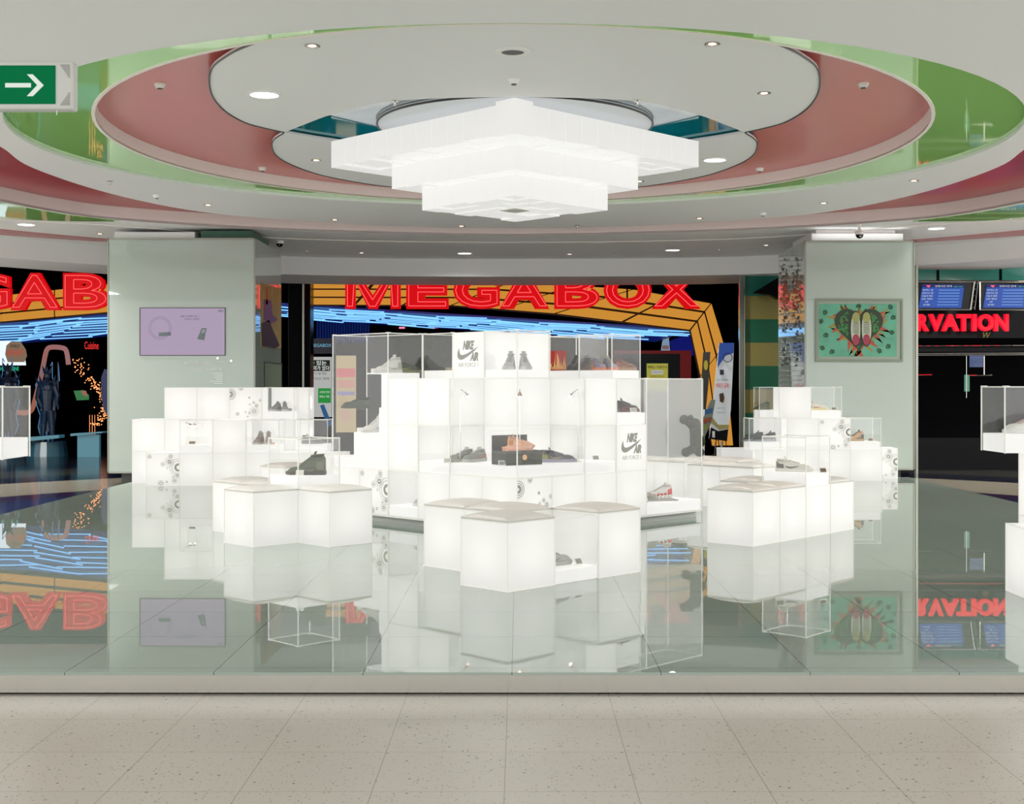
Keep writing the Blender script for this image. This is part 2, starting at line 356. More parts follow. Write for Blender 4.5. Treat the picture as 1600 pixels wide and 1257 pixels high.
# dark mall shell behind
struct(MB().box(-15.1, -15, 22.95, 46, 0, 4.2).build('wall_left', M['blackm']))
struct(MB().box(15, 15.1, 22.95, 46, 0, 4.2).build('wall_right', M['blackm']))
struct(MB().box(-15, 15, 46, 46.1, 0, 4.2).build('wall_far', M['blackm']))
struct(MB().box(-15, 15, 22.95, 46, 4.2, 4.25).build('ceiling', M['blackm']))
struct(MB().box(-15, 15, 22.9, 22.95, 3.4, 4.25).box(-15, -10.5, 22.9, 22.95, 0, 3.4).box(12.2, 15, 22.9, 22.95, 0, 3.4).build('wall_front', M['blackm']))

# ---------------------------------------------------------------- columns
def column(xl, xr, y0, y1, zb, zt, label, side):
    c = thing('column', label, 'column', ((xl+xr)/2, y0, 0)); w = (xr-xl)/2; d = y1-y0
    MB().box(-w+.01, w-.01, .012, d, zb, zt).build('body', M['glassside'], c)
    MB().box(-w+.02, w-.02, 0, .011, zb+.02, zt-.03).build('front_panel', M['glass'], c)
    mb = MB()
    for x in (-w, w-.014): mb.box(x, x+.014, -.004, .012, zb, zt)
    mb.box(-w, w, -.004, .012, zt-.02, zt); mb.box(-w, w, -.004, .012, zb, zb+.015)
    mb.build('metal_trim', M['trim'], c)
    MB().box(-w+.15, w-.15, .12, d-.1, 0, zb).build('plinth', M['dark'], c)
    MB().box(-w+.2, w-.2, 1.42 if side == 1 else .2, d-.1, zt, 3.398).build('neck', M['ceilwarm'], c)
    return c
YL, YR = 17.36, 17.42
cl = column((168-PX)*YL/FPX, (399-PX)*YL/FPX, YL, 19.3, .148, 3.265, 'wide pale green glass column on the left with a video screen', 1)
cr_ = column((1257-PX)*YR/FPX, (1429-PX)*YR/FPX, YR, 19.22, .187, 3.237, 'pale green glass column on the right with a framed picture', -1)
# boxes over the left column
p = W(252, 366, YL+.3); MB().box(p.x-.57, p.x+.5, YL+.1, YL+.8, 3.275, 3.355).build('light_box', M['white'])
tag(bpy.data.objects['light_box'], 'white flat box lying on top of the left column', 'box')
p = W(360, 366, YL+.3); tag(MB().box(p.x-.35, p.x+.33, YL+.1, YL+1.3, 3.268, 3.37).build('cover_box', mat('dark_green_cover', (.02,.10,.055), .4)), 'dark green box on top of the left column at its right end', 'box')
p = W(1335, 366, YR+.3); tag(MB().box(p.x-.62, p.x+.6, YR+.1, YR+.14, 3.25, 3.34).build('light_trough', M['white']), 'white lit trough between the right column and ceiling', 'light trough')
l = bpy.data.lights.new('trough_light', 'AREA'); l.shape = 'RECTANGLE'; l.size = 1.2; l.size_y = .1; l.energy = .8; lo_ = bpy.data.objects.new('trough_light', l); C.objects.link(lo_); lo_.location = (p.x, YR-.03, 3.30); lo_.rotation_euler = (PI*.85, 0, 0)
lo_.parent = bpy.data.objects['light_trough']
# ---------------------------------------------------------------- the stepped lamp
lamp = thing('ceiling_lamp', 'huge stepped square lamp of glowing white blocks hanging from the ceiling', 'lamp', (-.03, 11.4, 2.83), R(45))
def tier(name, half, n, z0, z1, m, inner=0):
    c = 2*half/n; mb = MB()
    for i in range(n):
        for j in range(n):
            x, y = -half+i*c, -half+j*c
            if inner and max(abs(x+c/2), abs(y+c/2)) < inner-c: continue
            dz = random.choice((0, 0, 0, .006, .012))
            mb.box(x+.0028, x+c-.0028, y+.0028, y+c-.0028, z0+dz, z1)
    mb.build(name, m, lamp)
tier('upper_tier', 1.60/math.sqrt(2), 12, .37, .60, M['lamp1'], .74)
tier('middle_tier', 1.073/math.sqrt(2), 8, .18, .37, M['lamp2'], .5)
tier('lower_tier', .81/math.sqrt(2), 6, 0, .18, M['lamp2'])
h = 1.6/math.sqrt(2); MB().box(-h-.012, -h+.19, -h-.012, -h+.19, .355, .625).build('corner_block', M['lamp2'], lamp, .004)
MB().box(-.09, .09, -.09, .09, -.006, .002).build('sensor_plate', M['markl'], lamp)
MB().box(-.35, .35, -.35, .35, .60, .675).build('mount', M['steel'], lamp)
ds = thing('lamp_mount_plate', 'round speckled ceiling plate that the stepped lamp hangs from', 'ceiling plate', (-.03, 11.15, 3.51))
MB().lathe([(1.165, 0), (1.165, .02)], n=80).build('plate', M['disc'], ds)
mb = MB(); mb.path([Vector((1.165*math.cos(2*PI*i/80), 1.165*math.sin(2*PI*i/80), 0)) for i in range(81)], .009, 6); mb.build('rim', M['dark'], ds)

# ---------------------------------------------------------------- ceiling fittings
def zplane(px, py):
    """which ceiling surface carries a fitting seen at this pixel"""
    p = Z(px, py, 3.40); inG = ((p.x+.03)/4.2)**2+((p.y-11.42)/3.84)**2 < 1
    if not inG: return 3.40
    return None
def seen(px, py):
    dx = abs(px-804)
    if zplane(px, py): return 3.40
    if py < 206 and dx < 477 and dx < 340+(206-py)*1.75: return 3.47
    if dx < 380 and 205 < py < 300 and dx < 379: return 3.50
    return 3.55
dl0 = None
def downlight(px, py, big, label):
    z = seen(px, py); p = Z(px, py, z); r = .105 if big else .04
    t = thing('downlight', label, 'ceiling light', (p.x, p.y, z), group='large cool downlights' if big else 'small warm halogen downlights')
    MB().ring((0, 0, -.006), r, r*1.25, .008, 'z', 26).build('trim_ring', M['white'] if big else M['steel'], t, smooth=False)
    MB().ring((0, 0, -.004), 0, r*(1 if big else .62), .003, 'z', 26).build('lamp_face', M['cool'] if big else M['bulb'], t)
    if not big: MB().ring((0, 0, -.003), r*.62, r, .0025, 'z', 20).build('reflector', M['chrome'], t)
    l = bpy.data.lights.new('spot', 'SPOT'); l.energy = (360 if py > 340 else 210) if big else 45; l.color = (1, .98, .94) if big else (1, .68, .48)
    l.spot_size = R((160 if py > 380 else 125) if big else 60); l.spot_blend = .8; l.shadow_soft_size = r*.8
    o = bpy.data.objects.new('spot', l); C.objects.link(o); o.location = (0, 0, -.02); o.parent = t
for a in ((413,148,'large downlight on the white wing, left and in front of the lamp'),(1117,250,'large downlight on the white wing just right of the lamp'),
          (41,351,'large downlight beyond the oval at the far left edge'),(1463,357,'large downlight above the right column, outer side'),
          (726,396,'large downlight near the fascia, left of centre'),(1051,391,'large downlight near the fascia, right of centre')): downlight(a[0], a[1], True, a[2])
for px, py, lb in ((488,71,'small warm downlight, front left one of the big wing'),(1113,68,'small warm downlight, front right one of the big wing'),(1194,145,'small warm downlight at the right edge of the big wing'),
    (494,250,'small warm downlight on the rear wing left of the lamp'),(999,283,'small warm downlight on the rear wing right of the lamp'),(325,320,'small warm downlight on the white ring, above the left column inner side'),
    (523,343,'small warm downlight on the white ring left of the lamp'),(721,353,'small warm downlight on the white ring directly under the lamp left corner'),(1093,341,'small warm downlight on the white ring right of the lamp'),(1287,317,'small warm downlight on the white ring above the right column'),
    (1428,282,'small warm downlight on the white ring under the green panel at right'),(156,365,'small warm downlight just left of the left column top'),(565,395,'small warm downlight near the fascia, leftmost between the columns'),
    (890,397,'small warm downlight near the fascia at the centre'),(1197,383,'small warm downlight beside the right column top'),(1579,342,'small warm downlight by the right picture edge')): downlight(px, py, False, lb)
# unseen fill lights added on either side to brighten the ceiling, built as panels
lpm = glow('fill_panel_face', (1, .98, .94), 2.2); pf = MB().box(-.5,.5,-.5,.5,-.004,0).mesh('diffuser', lpm); pr = MB().box(-.53,.53,-.53,-.5,-.012,0).box(-.53,.53,.5,.53,-.012,0).box(-.53,-.5,-.5,.5,-.012,0).box(.5,.53,-.5,.5,-.012,0).mesh('frame', M['white'])
pll = bpy.data.lights.new('fill_light', 'AREA'); pll.shape = 'SQUARE'; pll.size = 1; pll.energy = 230; pll.color = (1, .97, .92)
for s_ in (-1, 1):
    for k in range(6):
        t = thing('fill_panel', 'added square fill light panel beside the platform, out of view', 'ceiling light', (s_*9.5, 5.6+2.6*k, ZC), 0, 'added fill light panels')
        obj('diffuser', pf, t); obj('frame', pr, t); o = bpy.data.objects.new('fill_light', pll); C.objects.link(o); o.location = (0, 0, -.02); o.parent = t
def detector(px, py, kind, label):
    z = seen(px, py); p = Z(px, py, z)
    if kind == 's':
        t = thing('sprinkler', label, 'sprinkler', (p.x, p.y, z)); MB().lathe([(.03, -.004), (.03, 0)]).build('plate', M['steel'], t); MB().lathe([(.004, -.03), (.008, -.012), (.006, -.004)], n=10).ring((0,0,-.034), 0, .014, .003, 'z', 12).build('head', M['steel'], t)
    elif kind == 'd':
        t = thing('smoke_detector', label, 'smoke detector', (p.x, p.y, z)); MB().lathe([(.015, -.036), (.03, -.03), (.04, -.012), (.042, 0)]).build('body', M['white'], t, smooth=False); MB().lathe([(.018, -.041), (.02, -.033)]).build('sensor', M['dark'], t)
    else:
        t = thing('ceiling_speaker', label, 'ceiling speaker', (p.x, p.y, z)); MB().ring((0,0,-.012), .075, .115, .012, 'z').build('rim', M['white'], t); MB().ring((0,0,-.006), 0, .075, .004, 'z').build('grille', M['dark'], t)
for px, py, k, lb in ((250,131,'d','smoke detector on the red panel at left'),(1349,130,'d','smoke detector on the red panel at right'),(410,262,'d','smoke detector low on the red panel left of the lamp'),(1187,263,'d','smoke detector low on the red panel right of the lamp'),
    (617,158,'s','sprinkler beside the turquoise panel, left of the lamp mount'),(996,157,'s','sprinkler beside the turquoise panel, right of the lamp mount'),(803,124,'d','smoke detector in front of the lamp corner'),(801,80,'p','round ceiling speaker at the front centre'),
    (172,283,'s','sprinkler on the white ring at the far left'),(245,305,'d','white smoke detector on the ring at left'),(902,352,'s','sprinkler on the white ring just right of the lamp tip'),(1192,333,'d','white smoke detector on the ring at right'),
    (480,391,'s','sprinkler near the fascia by the camera dome at left'),(960,397,'s','sprinkler near the fascia right of centre'),(1124,389,'s','sprinkler near the fascia left of the right column')): detector(px, py, k, lb)

def dome(px, py, Y, label):
    p = W(px, py, Y); t = thing('security_camera', label, 'security camera', tuple(p))
    MB().lathe([(.055, 0), (.06, .03), (.055, .05), (.02, .055)]).build('housing', M['white'], t, smooth=False)
    MB().ball((0, 0, 0), .05, 1, 1, 1).build('dome', M['black'], t, smooth=True)
    MB().rod((0, 0, .05), (0, 0, 3.4-p.z), .02).build('drop_pole', M['white'], t)
    MB().ring((0, -.045, -.02), 0, .014, .01, 'y', 12).build('lens', M['chrome'], t)
dome(437, 381, 18.9, 'black dome camera on a white mount beside the left column top')
dome(1343, 367, 17.0, 'black dome camera hanging in front of the right column top')

# exit sign, near the camera on the left
t = thing('exit_sign', 'green sign with white arrow in a grey white housing hanging at upper left', 'sign', tuple(W(-10, 171, 5.5)))
x0, x1 = -.17, (114+10)*5.5/FPX; hh = 76*5.5/FPX
MB().box(x0, x1, 0, .07, 0, hh).build('housing', mat('aged_plastic', (.55,.56,.53), .5), t, .012, seg=3)
MB().box(x0+.02, (87+10)*5.5/FPX, -.004, 0, .022, hh-.02).build('green_panel', mat('exit_green', (0,.03,.01), .5, emit=(.0,.125,.04), es=1, spec=.05), t, .002)
mb = MB(); q = 5.5/FPX; ax, az = 19*q, .5*hh-.002
mb.slab([(ax, -.007, az-.009), (ax, -.007, az+.009), (ax+40*q, -.007, az+.009), (ax+40*q, -.007, az-.009)], (0,.004,0))
for s in (1, -1): mb.slab([(ax+34*q, -.0075, az+s*17*q), (ax+43*q, -.0075, az+s*17*q), (ax+60*q, -.0075, az), (ax+50*q, -.0075, az)], (0,.0045,0))
mb.build('arrow', glow('arrow_white', (.80,.88,.80), .9), t)
mb = MB()
for k in range(9):
    w_ = (9-k)*1.7*q
    mb.box(x1-w_-.012, x1-.012, -.003, 0, hh-.02-k*.0065, hh-.017-k*.0065); mb.box(x1-w_-.012, x1-.012, -.003, 0, .017+k*.0065, .02+k*.0065)
mb.build('vent', M['mark'], t)
MB().rod((-.08, .03, hh), (-.08, .03, 3.4-W(-10,171,5.5).z), .008).build('hanger', M['steel'], t)
mb = MB(); mb.rod((x1-.075, .02, -.02), (x1-.075, .02, 0), .002); mb.build('pull_cord', M['white'], t)

# ---------------------------------------------------------------- glowing cubes
S = .4
_shell = {}
def frame(ox, oy, th):
    c, s = math.cos(th), math.sin(th)
    return lambda u, v: (ox+(u*c-v*s)*S, oy+(u*s+v*c)*S)
FRONT = {}
def cube(fr, th, u, v, z, label, h=S, group=None, bulb=True, w=1.0, d=1.0, name='light_cube', side=None):
    group = group or 'glowing display cubes'; x, y = fr(u+w/2, v+d/2); key = (round(h, 4), w, d)
    if key not in _shell:
        e = .0015; me = MB().box(-w*S/2+e, w*S/2-e, -d*S/2+e, d*S/2-e, 0, h-.0015).mesh('light_cube', M['acrylic'], .004)
        sm = MB(); g = .0012; a, b = w*S/2-g, d*S/2-g
        for sx in (-1, 1):
            for sy in (-1, 1): sm.box(sx*a-.0032, sx*a+.0032, sy*b-.0032, sy*b+.0032, .001, h-.001)
        for zz in (.003, h-.0045):
            sm.box(-a, a, -b-.003, -b+.003, zz-.0025, zz+.0025); sm.box(-a, a, b-.003, b+.003, zz-.0025, zz+.0025)
            sm.box(-a-.003, -a+.003, -b, b, zz-.0025, zz+.0025); sm.box(a-.003, a+.003, -b, b, zz-.0025, zz+.0025)
        _shell[key] = (me, sm.mesh('seam', M['seam']))
    t = thing(name, label, 'light box', (x, y, z), th, group)
    obj('shell', _shell[key][0], t); obj('seam', _shell[key][1], t)
    if bulb:
        l = bpy.data.lights.get('bulb') or bpy.data.lights.new('bulb', 'POINT'); l.energy = BULB_W; l.shadow_soft_size = .05; l.color = (1, .99, .96)
        o = bpy.data.objects.new('bulb', l); C.objects.link(o); o.location = (0, 0, h/2); o.parent = t
    return t
def cushion(fr, th, u, v, z, label):
    x, y = fr(u+.5, v+.5)
    if 'cush' not in bpy.data.meshes:
        mb = MB(); n = 16; hs = S/2-.002; grid = {}
        for lay in (0, 1):
            for i in range(n+1):
                for j in range(n+1):
                    a, b = i/n*2-1, j/n*2-1
                    dome_ = (1-abs(a)**3)*(1-abs(b)**3)
                    zz = 0 if lay == 0 else .012+.032*dome_**.6
                    pin = 1+.012*(abs(a)*abs(b))**4
                    grid[lay,i,j] = mb.bm.verts.new((a*hs*pin, b*hs*pin, zz))
        for lay in (0, 1):
            for i in range(n):
                for j in range(n): mb.bm.faces.new([grid[lay,i,j], grid[lay,i+1,j], grid[lay,i+1,j+1], grid[lay,i,j+1]])
        for i in range(n):
            for a, b in (((i,0),(i+1,0)), ((i,n),(i+1,n)), ((0,i),(0,i+1)), ((n,i),(n,i+1))):
                mb.bm.faces.new([grid[0,*a], grid[0,*b], grid[1,*b], grid[1,*a]])
        me = mb.mesh('cush', M['leather'], smooth=True)
        pp = MB(); 
        for k in range(4):
            c = [(-hs,-hs),(hs,-hs),(hs,hs),(-hs,hs)]; pp.rod((*c[k], .010), (*c[(k+1)%4], .010), .0035, n=6)
        pp.mesh('piping', M['leather'])
    t = thing('seat_cushion', label, 'cushion', (x, y, z), th, 'grey seat cushions on the cube stools'); obj('pad', bpy.data.meshes['cush'], t); obj('piping', bpy.data.meshes['piping'], t)
def case(fr, th, u, v, z, label, w=1, d=1, h=S, base=.1, m='clear', top=True, clips=True, inset=0, baseh=None):
    """clear acrylic box with a frosted glowing base inside; local x = u, y = v"""
    x, y = fr(u+w/2, v+d/2); t = thing('display_case', label, 'display case', (x, y, z), th, 'clear display cases')
    a, b, k = w*S/2-.003-inset, d*S/2-.003-inset, .005
    if base: MB().box(-a+k+.001, a-k-.001, -b+k+.001, b-k-.001, .002, base).build('base', M['base'], t, .004)
    mb = MB(); mb.box(-a, a, -b, -b+k, 0, h-.002); mb.box(-a, a, b-k, b, 0, h-.002); mb.box(-a, -a+k, -b+k, b-k, 0, h-.002); mb.box(a-k, a, -b+k, b-k, 0, h-.002)
    if top: mb.box(-a+k, a-k, -b+k, b-k, h-.007, h-.002)
    mb.build('panes', M[m], t)
    sm = MB(); q = .0035
    for sx in (-1, 1):
        for sy in (-1, 1): sm.box(sx*a-q, sx*a+q, sy*b-q, sy*b+q, 0, h)
    for zz in ((h-.0035,) if top else ()):
        for sy in (-1, 1): sm.box(-a, a, sy*b-q, sy*b+q, zz-q, zz+q); sm.box(sy*a-q, sy*a+q, -b, b, zz-q, zz+q)
    sm.build('pane_edges', M['edge'], t)
    if clips and top:
        cp = MB()
        for sx in (-1, 1):
            for sy in (-1, 1): cp.box(sx*(a-.012)-.016, sx*(a-.012)+.016, sy*(b-.012)-.016, sy*(b-.012)+.016, h-.002, h+.004)
        cp.build('corner_clips', M['edge'], t)
    return t

# printed ring pattern: annuli on a face; mode 0 = big rings at the left edge, 1 = chain at the right side
PAT0 = [(.02,.80,.155,.175,1),(.02,.80,.105,.13,1),(.02,.80,.03,.085,0),(.36,.985,.06,.07,1),(.36,.985,.02,.04,0),(.62,.69,.03,.036,1),(.62,.69,.005,.02,0),(.53,.67,.0,.02,1),(.94,.72,0,.018,1),
        (.76,.53,.04,.047,1),(.76,.53,.015,.027,0),(.85,.43,.055,.062,1),(.85,.43,.02,.038,0),(.64,.47,.015,.03,1),(.97,.60,.04,.05,1),(.97,.60,.015,.025,0),(.77,.25,.14,.148,1),(.77,.25,.085,.10,1),(.77,.25,.03,.055,0),
        (.62,.19,.03,.04,1),(.62,.19,.01,.018,0),(.50,.22,.015,.03,1),(.25,.16,.04,.055,1),(.25,.16,.015,.028,0),(.57,.08,.01,.025,1)]
PAT1 = [(.09,.90,.055,.065,1),(.09,.90,.02,.035,0),(.22,.83,.0,.025,1),(.74,.92,.06,.07,1),(.74,.92,.02,.038,0),(.70,.74,.14,.148,1),(.70,.74,.09,.105,1),(.70,.74,.025,.06,0),(.50,.66,.065,.075,1),(.50,.66,.02,.035,0),
        (.98,.56,.25,.262,1),(.98,.56,.19,.205,1),(.98,.56,.06,.125,0),(.64,.54,.018,.03,1),(.95,.30,.07,.08,1),(.95,.30,.02,.04,0),(.86,.14,.07,.08,1),(.86,.14,.02,.04,0),(.44,.05,.075,.09,1),(.44,.05,.03,.05,0),(.62,.10,.015,.035,1),(.82,.26,.015,.03,1)]
def ringpattern(t, pats, face, w=1.0, h=S, off=.0022):
    """face: 'v' = local -y face, 'u' = local -x face (viewed from outside, left to right)"""
    a = w*S/2-.004
    for nm, tone, m in (('ring_print', 0, M['mark']), ('ring_print_pale', 1, M['markl'])):
        mb = MB()
        for cx, cz, ri, ro, tn in pats:
            if tn != tone: continue
            n = 40; X = -a+cx*2*a; Zc = .01+cz*(h-.02); ri_, ro_ = ri*S, ro*S
            for i in range(n):
                q = []
                for r, t_ in ((ri_, i), (ri_, i+1), (ro_, i+1), (ro_, i)):
                    A_ = 2*PI*t_/n; q.append((X+r*math.cos(A_), Zc+r*math.sin(A_)))
                mx = sum(p[0] for p in q)/4; mz = sum(p[1] for p in q)/4
                if abs(mx) > a-.001 or mz < .006 or mz > h-.008: continue
                q = [(max(-a, min(a, x)), max(.005, min(h-.006, z))) for x, z in q]
                if len({(round(x, 6), round(z, 6)) for x, z in q}) < 4: q = q[:2]+[q[2]] if ri_ < 1e-6 else q
                q2 = []
                for p in q:
                    if p not in q2: q2.append(p)
                if len(q2) < 3: continue
                mb.slab([(x, -S/2*1.0-.0+.0013-off, z) for x, z in q2], (0, .0008, 0))
        o = mb.build(nm, m, t)
        if face == 'u': o.rotation_euler = (0, 0, -PI/2)
def brandlogo(t, face, name='printed_logo', s=.26):
    mb = MB(); y = -S/2-.0008
    textw(mb, 'NIKE', (.005, y, .285), size=.1, bold=.006, shear=.35, extrude=.0012, box=(.145, .078))
    textw(mb, 'AIR', (.075, y, .185), size=.1, bold=.006, shear=.35, extrude=.0012, box=(.105, .075))
    o = mb.build(name, M['mark'], t)
    sw = [(-.115,.262),(-.135,.225),(-.138,.190),(-.122,.168),(-.095,.158),(-.06,.164),(.0,.19),(.07,.228),(.13,.272),(.06,.244),(0,.218),(-.05,.203),(-.085,.200),(-.105,.212),(-.112,.235)]
    m2 = MB(); m2.slab([(x, y-.0004, z) for x, z in [(a, b) for a, b in sw]], (0, .0012, 0)); o2 = m2.build('swoosh_print', M['mark'], t)
    m3 = MB(); textw(m3, 'AIR FORCE 1', (0, y, .115), size=.1, extrude=.0012, box=(.25, .036)); o3 = m3.build('caption_print', M['markl'], t)
    if face == 'u':
        for q in (o, o2, o3): q.rotation_euler = (0, 0, -PI/2)
# ---------------------------------------------------------------- shoes
_lea = {}
def lea(c, r=.4):
    k = (c, r)
    if k not in _lea: _lea[k] = mat('shoe_leather', c, r, bump=(150, .1))
    return _lea[k]
WHT=(.62,.61,.58); GRY=(.25,.25,.24); LGR=(.42,.42,.40); DGR=(.035,.055,.03); BLK=(.012,.012,.014)
def shoe(x, y, z, ang, label, up=WHT, sole=WHT, acc=LGR, lace=None, high=0, L=.29, toe=None, name='sneaker', group=None, heel=None):
    """ang: direction the toe points, degrees from +x (right) towards +y (away)"""
    lace = lace or up; t = thing(name, label, 'shoe', (x, y, z), R(ang), group or 'sneakers on display')
    N = 22; K = 15; hw = L*.172
    def hwid(s):                       # half width along the length, s 0 heel..1 toe
        return hw*(.72+.36*math.sin(min(1, max(0, (s-.12)/1.05))*PI*.72))*min(1, (s/.05+.25))**.5 * (1 if s < .78 else max(.05, 1-((s-.78)/.225)**2.4))**.5
    HT = .096+.045*high
    def top(s):
        if s < .06: return HT*(.86+.14*s/.06)
        if s < .30: return HT*(1-.05*math.sin((s-.06)/.28*PI)*(1-high*.6))
        if s < .72: 
            q = (s-.30)/.42; return HT*(1-q)**1.05*.97+.056*(1-(1-q)**1.05)+ .002
        q = (s-.72)/.28; return .046*(1-q**2.8)+.016
    def X(s): return (s-.5)*L
    # upper
    mb = MB(); rows = []
    def ynx(s, zz):
        hgt = top(s)-.012; q = min(1, max(0, (zz-.012)/hgt)); lean = 1-.16*q*(1 if s < .5 else .9)
        return hwid(s)*.93*(1-q**3.2)**(1/2.6)*lean if q < 1 else 0
    for i in range(N+1):
        s = i/N; row = []
        for k in range(K):
            a = k/(K-1)*PI; zz = .012+(top(s)-.012)*math.sin(a)**.5; q = (zz-.012)/(top(s)-.012)
            lean = 1-.16*q*(1 if s < .5 else .9)
            yy = hwid(s)*.93*math.copysign(abs(math.cos(a))**.62, math.cos(a))*lean
            row.append(mb.bm.verts.new((X(s*.985+.006), yy, zz)))
        rows.append(row)
    for a, b in zip(rows, rows[1:]):
        for k in range(K-1): mb.bm.faces.new([a[k], a[k+1], b[k+1], b[k]])
    mb.bm.faces.new(rows[0]); mb.bm.faces.new(rows[-1][::-1])
    for a, b in zip(rows, rows[1:]): mb.bm.faces.new([a[0], b[0], b[-1], a[-1]])
    mb.build('upper', lea(up), t, smooth=True)
    # sole
    mb = MB(); n = 26; out = [(X(i/n), hwid(i/n)*1.06) for i in range(n+1)]
    pts = out + [(a, -b) for a, b in reversed(out)]
    r0 = [mb.bm.verts.new((a*.99, b*.95, .0+.006*max(0, a/L*2-.6))) for a, b in pts]; r1 = [mb.bm.verts.new((a*1.012, b, .008)) for a, b in pts]; r2 = [mb.bm.verts.new((a*1.008, b*.985, .026+.006*max(0, -a/L*2))) for a, b in pts]
    m_ = len(pts)
    for A_, B_ in ((r0, r1), (r1, r2)):
        for i in range(m_): mb.bm.faces.new([A_[i], A_[(i+1)%m_], B_[(i+1)%m_], B_[i]])
    mb.bm.faces.new(r0[::-1]); mb.bm.faces.new(r2)
    mb.build('sole', lea(sole, .5), t)
    # overlay pieces: toe cap and heel counter
    def patch(nm, s0, s1, z0f, z1f, colr):
        mb = MB(); n1, n2 = 8, 5
        for sg in (1, -1):
            V = {}
            for i in range(n1+1):
                for j in range(n2+1):
                    s = s0+(s1-s0)*i/n1; hgt = top(s)-.012; zz = .012+hgt*(z0f+(z1f-z0f)*j/n2)
                    V[i,j] = mb.bm.verts.new((X(s*.985+.006), sg*(ynx(s, zz)+.0016), zz))
            for i in range(n1):
                for j in range(n2): mb.bm.faces.new([V[i,j], V[i+1,j], V[i+1,j+1], V[i,j+1]])
        mb.build(nm, lea(colr), t, smooth=True)
    if toe: patch('toe_cap', .74, .985, .15, .9, toe)
    patch('heel_counter', .012, .2, .2, .93, heel or acc)
    # collar opening and tongue
    mb = MB(); cxs = X(.20); zt = HT*.985; rx, ry = L*.155, hw*.58
    ringp = [Vector((cxs+rx*math.cos(2*PI*i/20), ry*math.sin(2*PI*i/20), zt-.004*math.cos(2*PI*i/20))) for i in range(21)]
    mb.path(ringp, .0062, 8); mb.build('collar', lea(up), t, smooth=True)
    MB().ball((cxs, 0, zt-.001), 1, rx*.93, ry*.9, .004).build('opening', lea(tuple(c*.25+.004 for c in acc)), t, smooth=True)
    mb = MB(); x_t = X(.325)
    mb.slab([(x_t-.012, -ry*.62, HT*.9), (x_t-.012, ry*.62, HT*.9), (x_t-.03, ry*.7, HT+.026), (x_t-.03, -ry*.7, HT+.026)], (.007, 0, .002)); mb.build('tongue', lea(lace), t, .002)
    # laces
    mb = MB()
    for k in range(6 if high else 5):
        s = .37+.062*k; zz = top(s)+.003; w_ = hwid(s)*.40
        mb.rod((X(s), -w_, zz-.002), (X(s)+.003, 0, zz+.003), .0032, n=6); mb.rod((X(s)+.003, 0, zz+.003), (X(s), w_, zz-.002), .0032, n=6)
        if k < 4: mb.rod((X(s), -w_, zz), (X(s+.062), w_, top(s+.062)+.003), .0026, n=6)
    mb.build('laces', lea(lace), t, smooth=True)
    if acc:
        sw = [(.14,.50),(.15,.36),(.20,.24),(.28,.22),(.42,.34),(.56,.60),(.40,.50),(.28,.44),(.22,.46),(.18,.56)]
        mb = MB()
        for sg in (1, -1):
            top_ = [(.13,.62),(.19,.50),(.26,.46),(.36,.50),(.46,.58),(.58,.74)]; bot = [(.13,.50),(.19,.30),(.26,.26),(.36,.36),(.46,.50),(.58,.70)]
            V = []
            for (s1, a1), (s2, a2) in zip(top_, bot):
                r_ = []
                for s_, a_ in ((s1, a1), (s2, a2)):
                    zz = .012+.062*a_; r_.append(mb.bm.verts.new((X(1-s_ if False else s_+.12), sg*(ynx(s_+.12, min(zz, top(s_+.12)*.9))+.0028), min(zz, top(s_+.12)*.92))))
                V.append(r_)
            for a, b in zip(V, V[1:]): mb.bm.faces.new([a[0], b[0], b[1], a[1]])
        mb.build('side_swoosh', lea(acc), t)
    return t
def card(x, y, z, ang, label, m=None, w=.06):
    t = thing('product_card', label, 'card', (x, y, z), R(ang), 'product cards')
    MB().slab([(-w/2, 0, .002), (w/2, 0, .002), (w/2, .022, .04), (-w/2, .022, .04)], (0, .003, -.001)).build('plate', M['edge'], t)
    MB().slab([(-w/2+.006, -.0006, .008), (w/2-.006, -.0006, .008), (w/2-.006, .0184, .036), (-w/2+.006, .0184, .036)], (0, .0012, -.0006)).build('printed_face', m or M['mark'], t)
    MB().box(-w/2, w/2, 0, .03, 0, .003).build('foot', M['edge'], t)
    return t
BRN = mat('brown_card_face', (.16,.12,.08), .5)

T45 = R(45)
# ---------------------------------------------------------------- bench group in front
f = frame(-.063, 7.62, T45); z = ZP
def feet(fr, th, cells, label):
    pass
for (u, v), lb in {(0,0):'glowing cube stool nearest the camera, under the front cushion', (1,1):'glowing cube stool directly behind the nearest stool', (1,2):'leftmost glowing cube stool of the front group', (2,0):'rightmost glowing cube stool of the front group'}.items():
    cube(f, T45, u, v, z, lb, .405)
for (u, v), lb in {(0,0):'grey seat cushion nearest the camera', (1,1):'grey seat cushion behind the nearest one, middle of the front group', (1,2):'leftmost grey seat cushion of the front group', (2,0):'rightmost grey seat cushion of the front group'}.items():
    cushion(f, T45, u, v, z+.405, lb)
case(f, T45, 1, 0, z, 'clear floor-level display case between two stools in the front group', h=.40, base=.085, clips=False)
x, y = f(1.5, .45); shoe(x-.02, y, z+.086, 42, 'grey sneaker in the floor-level case of the front stool group', LGR, LGR, GRY)
x, y = f(1.80, .22); card(x, y, z+.086, 45, 'grey card beside the sneaker in the floor-level case')
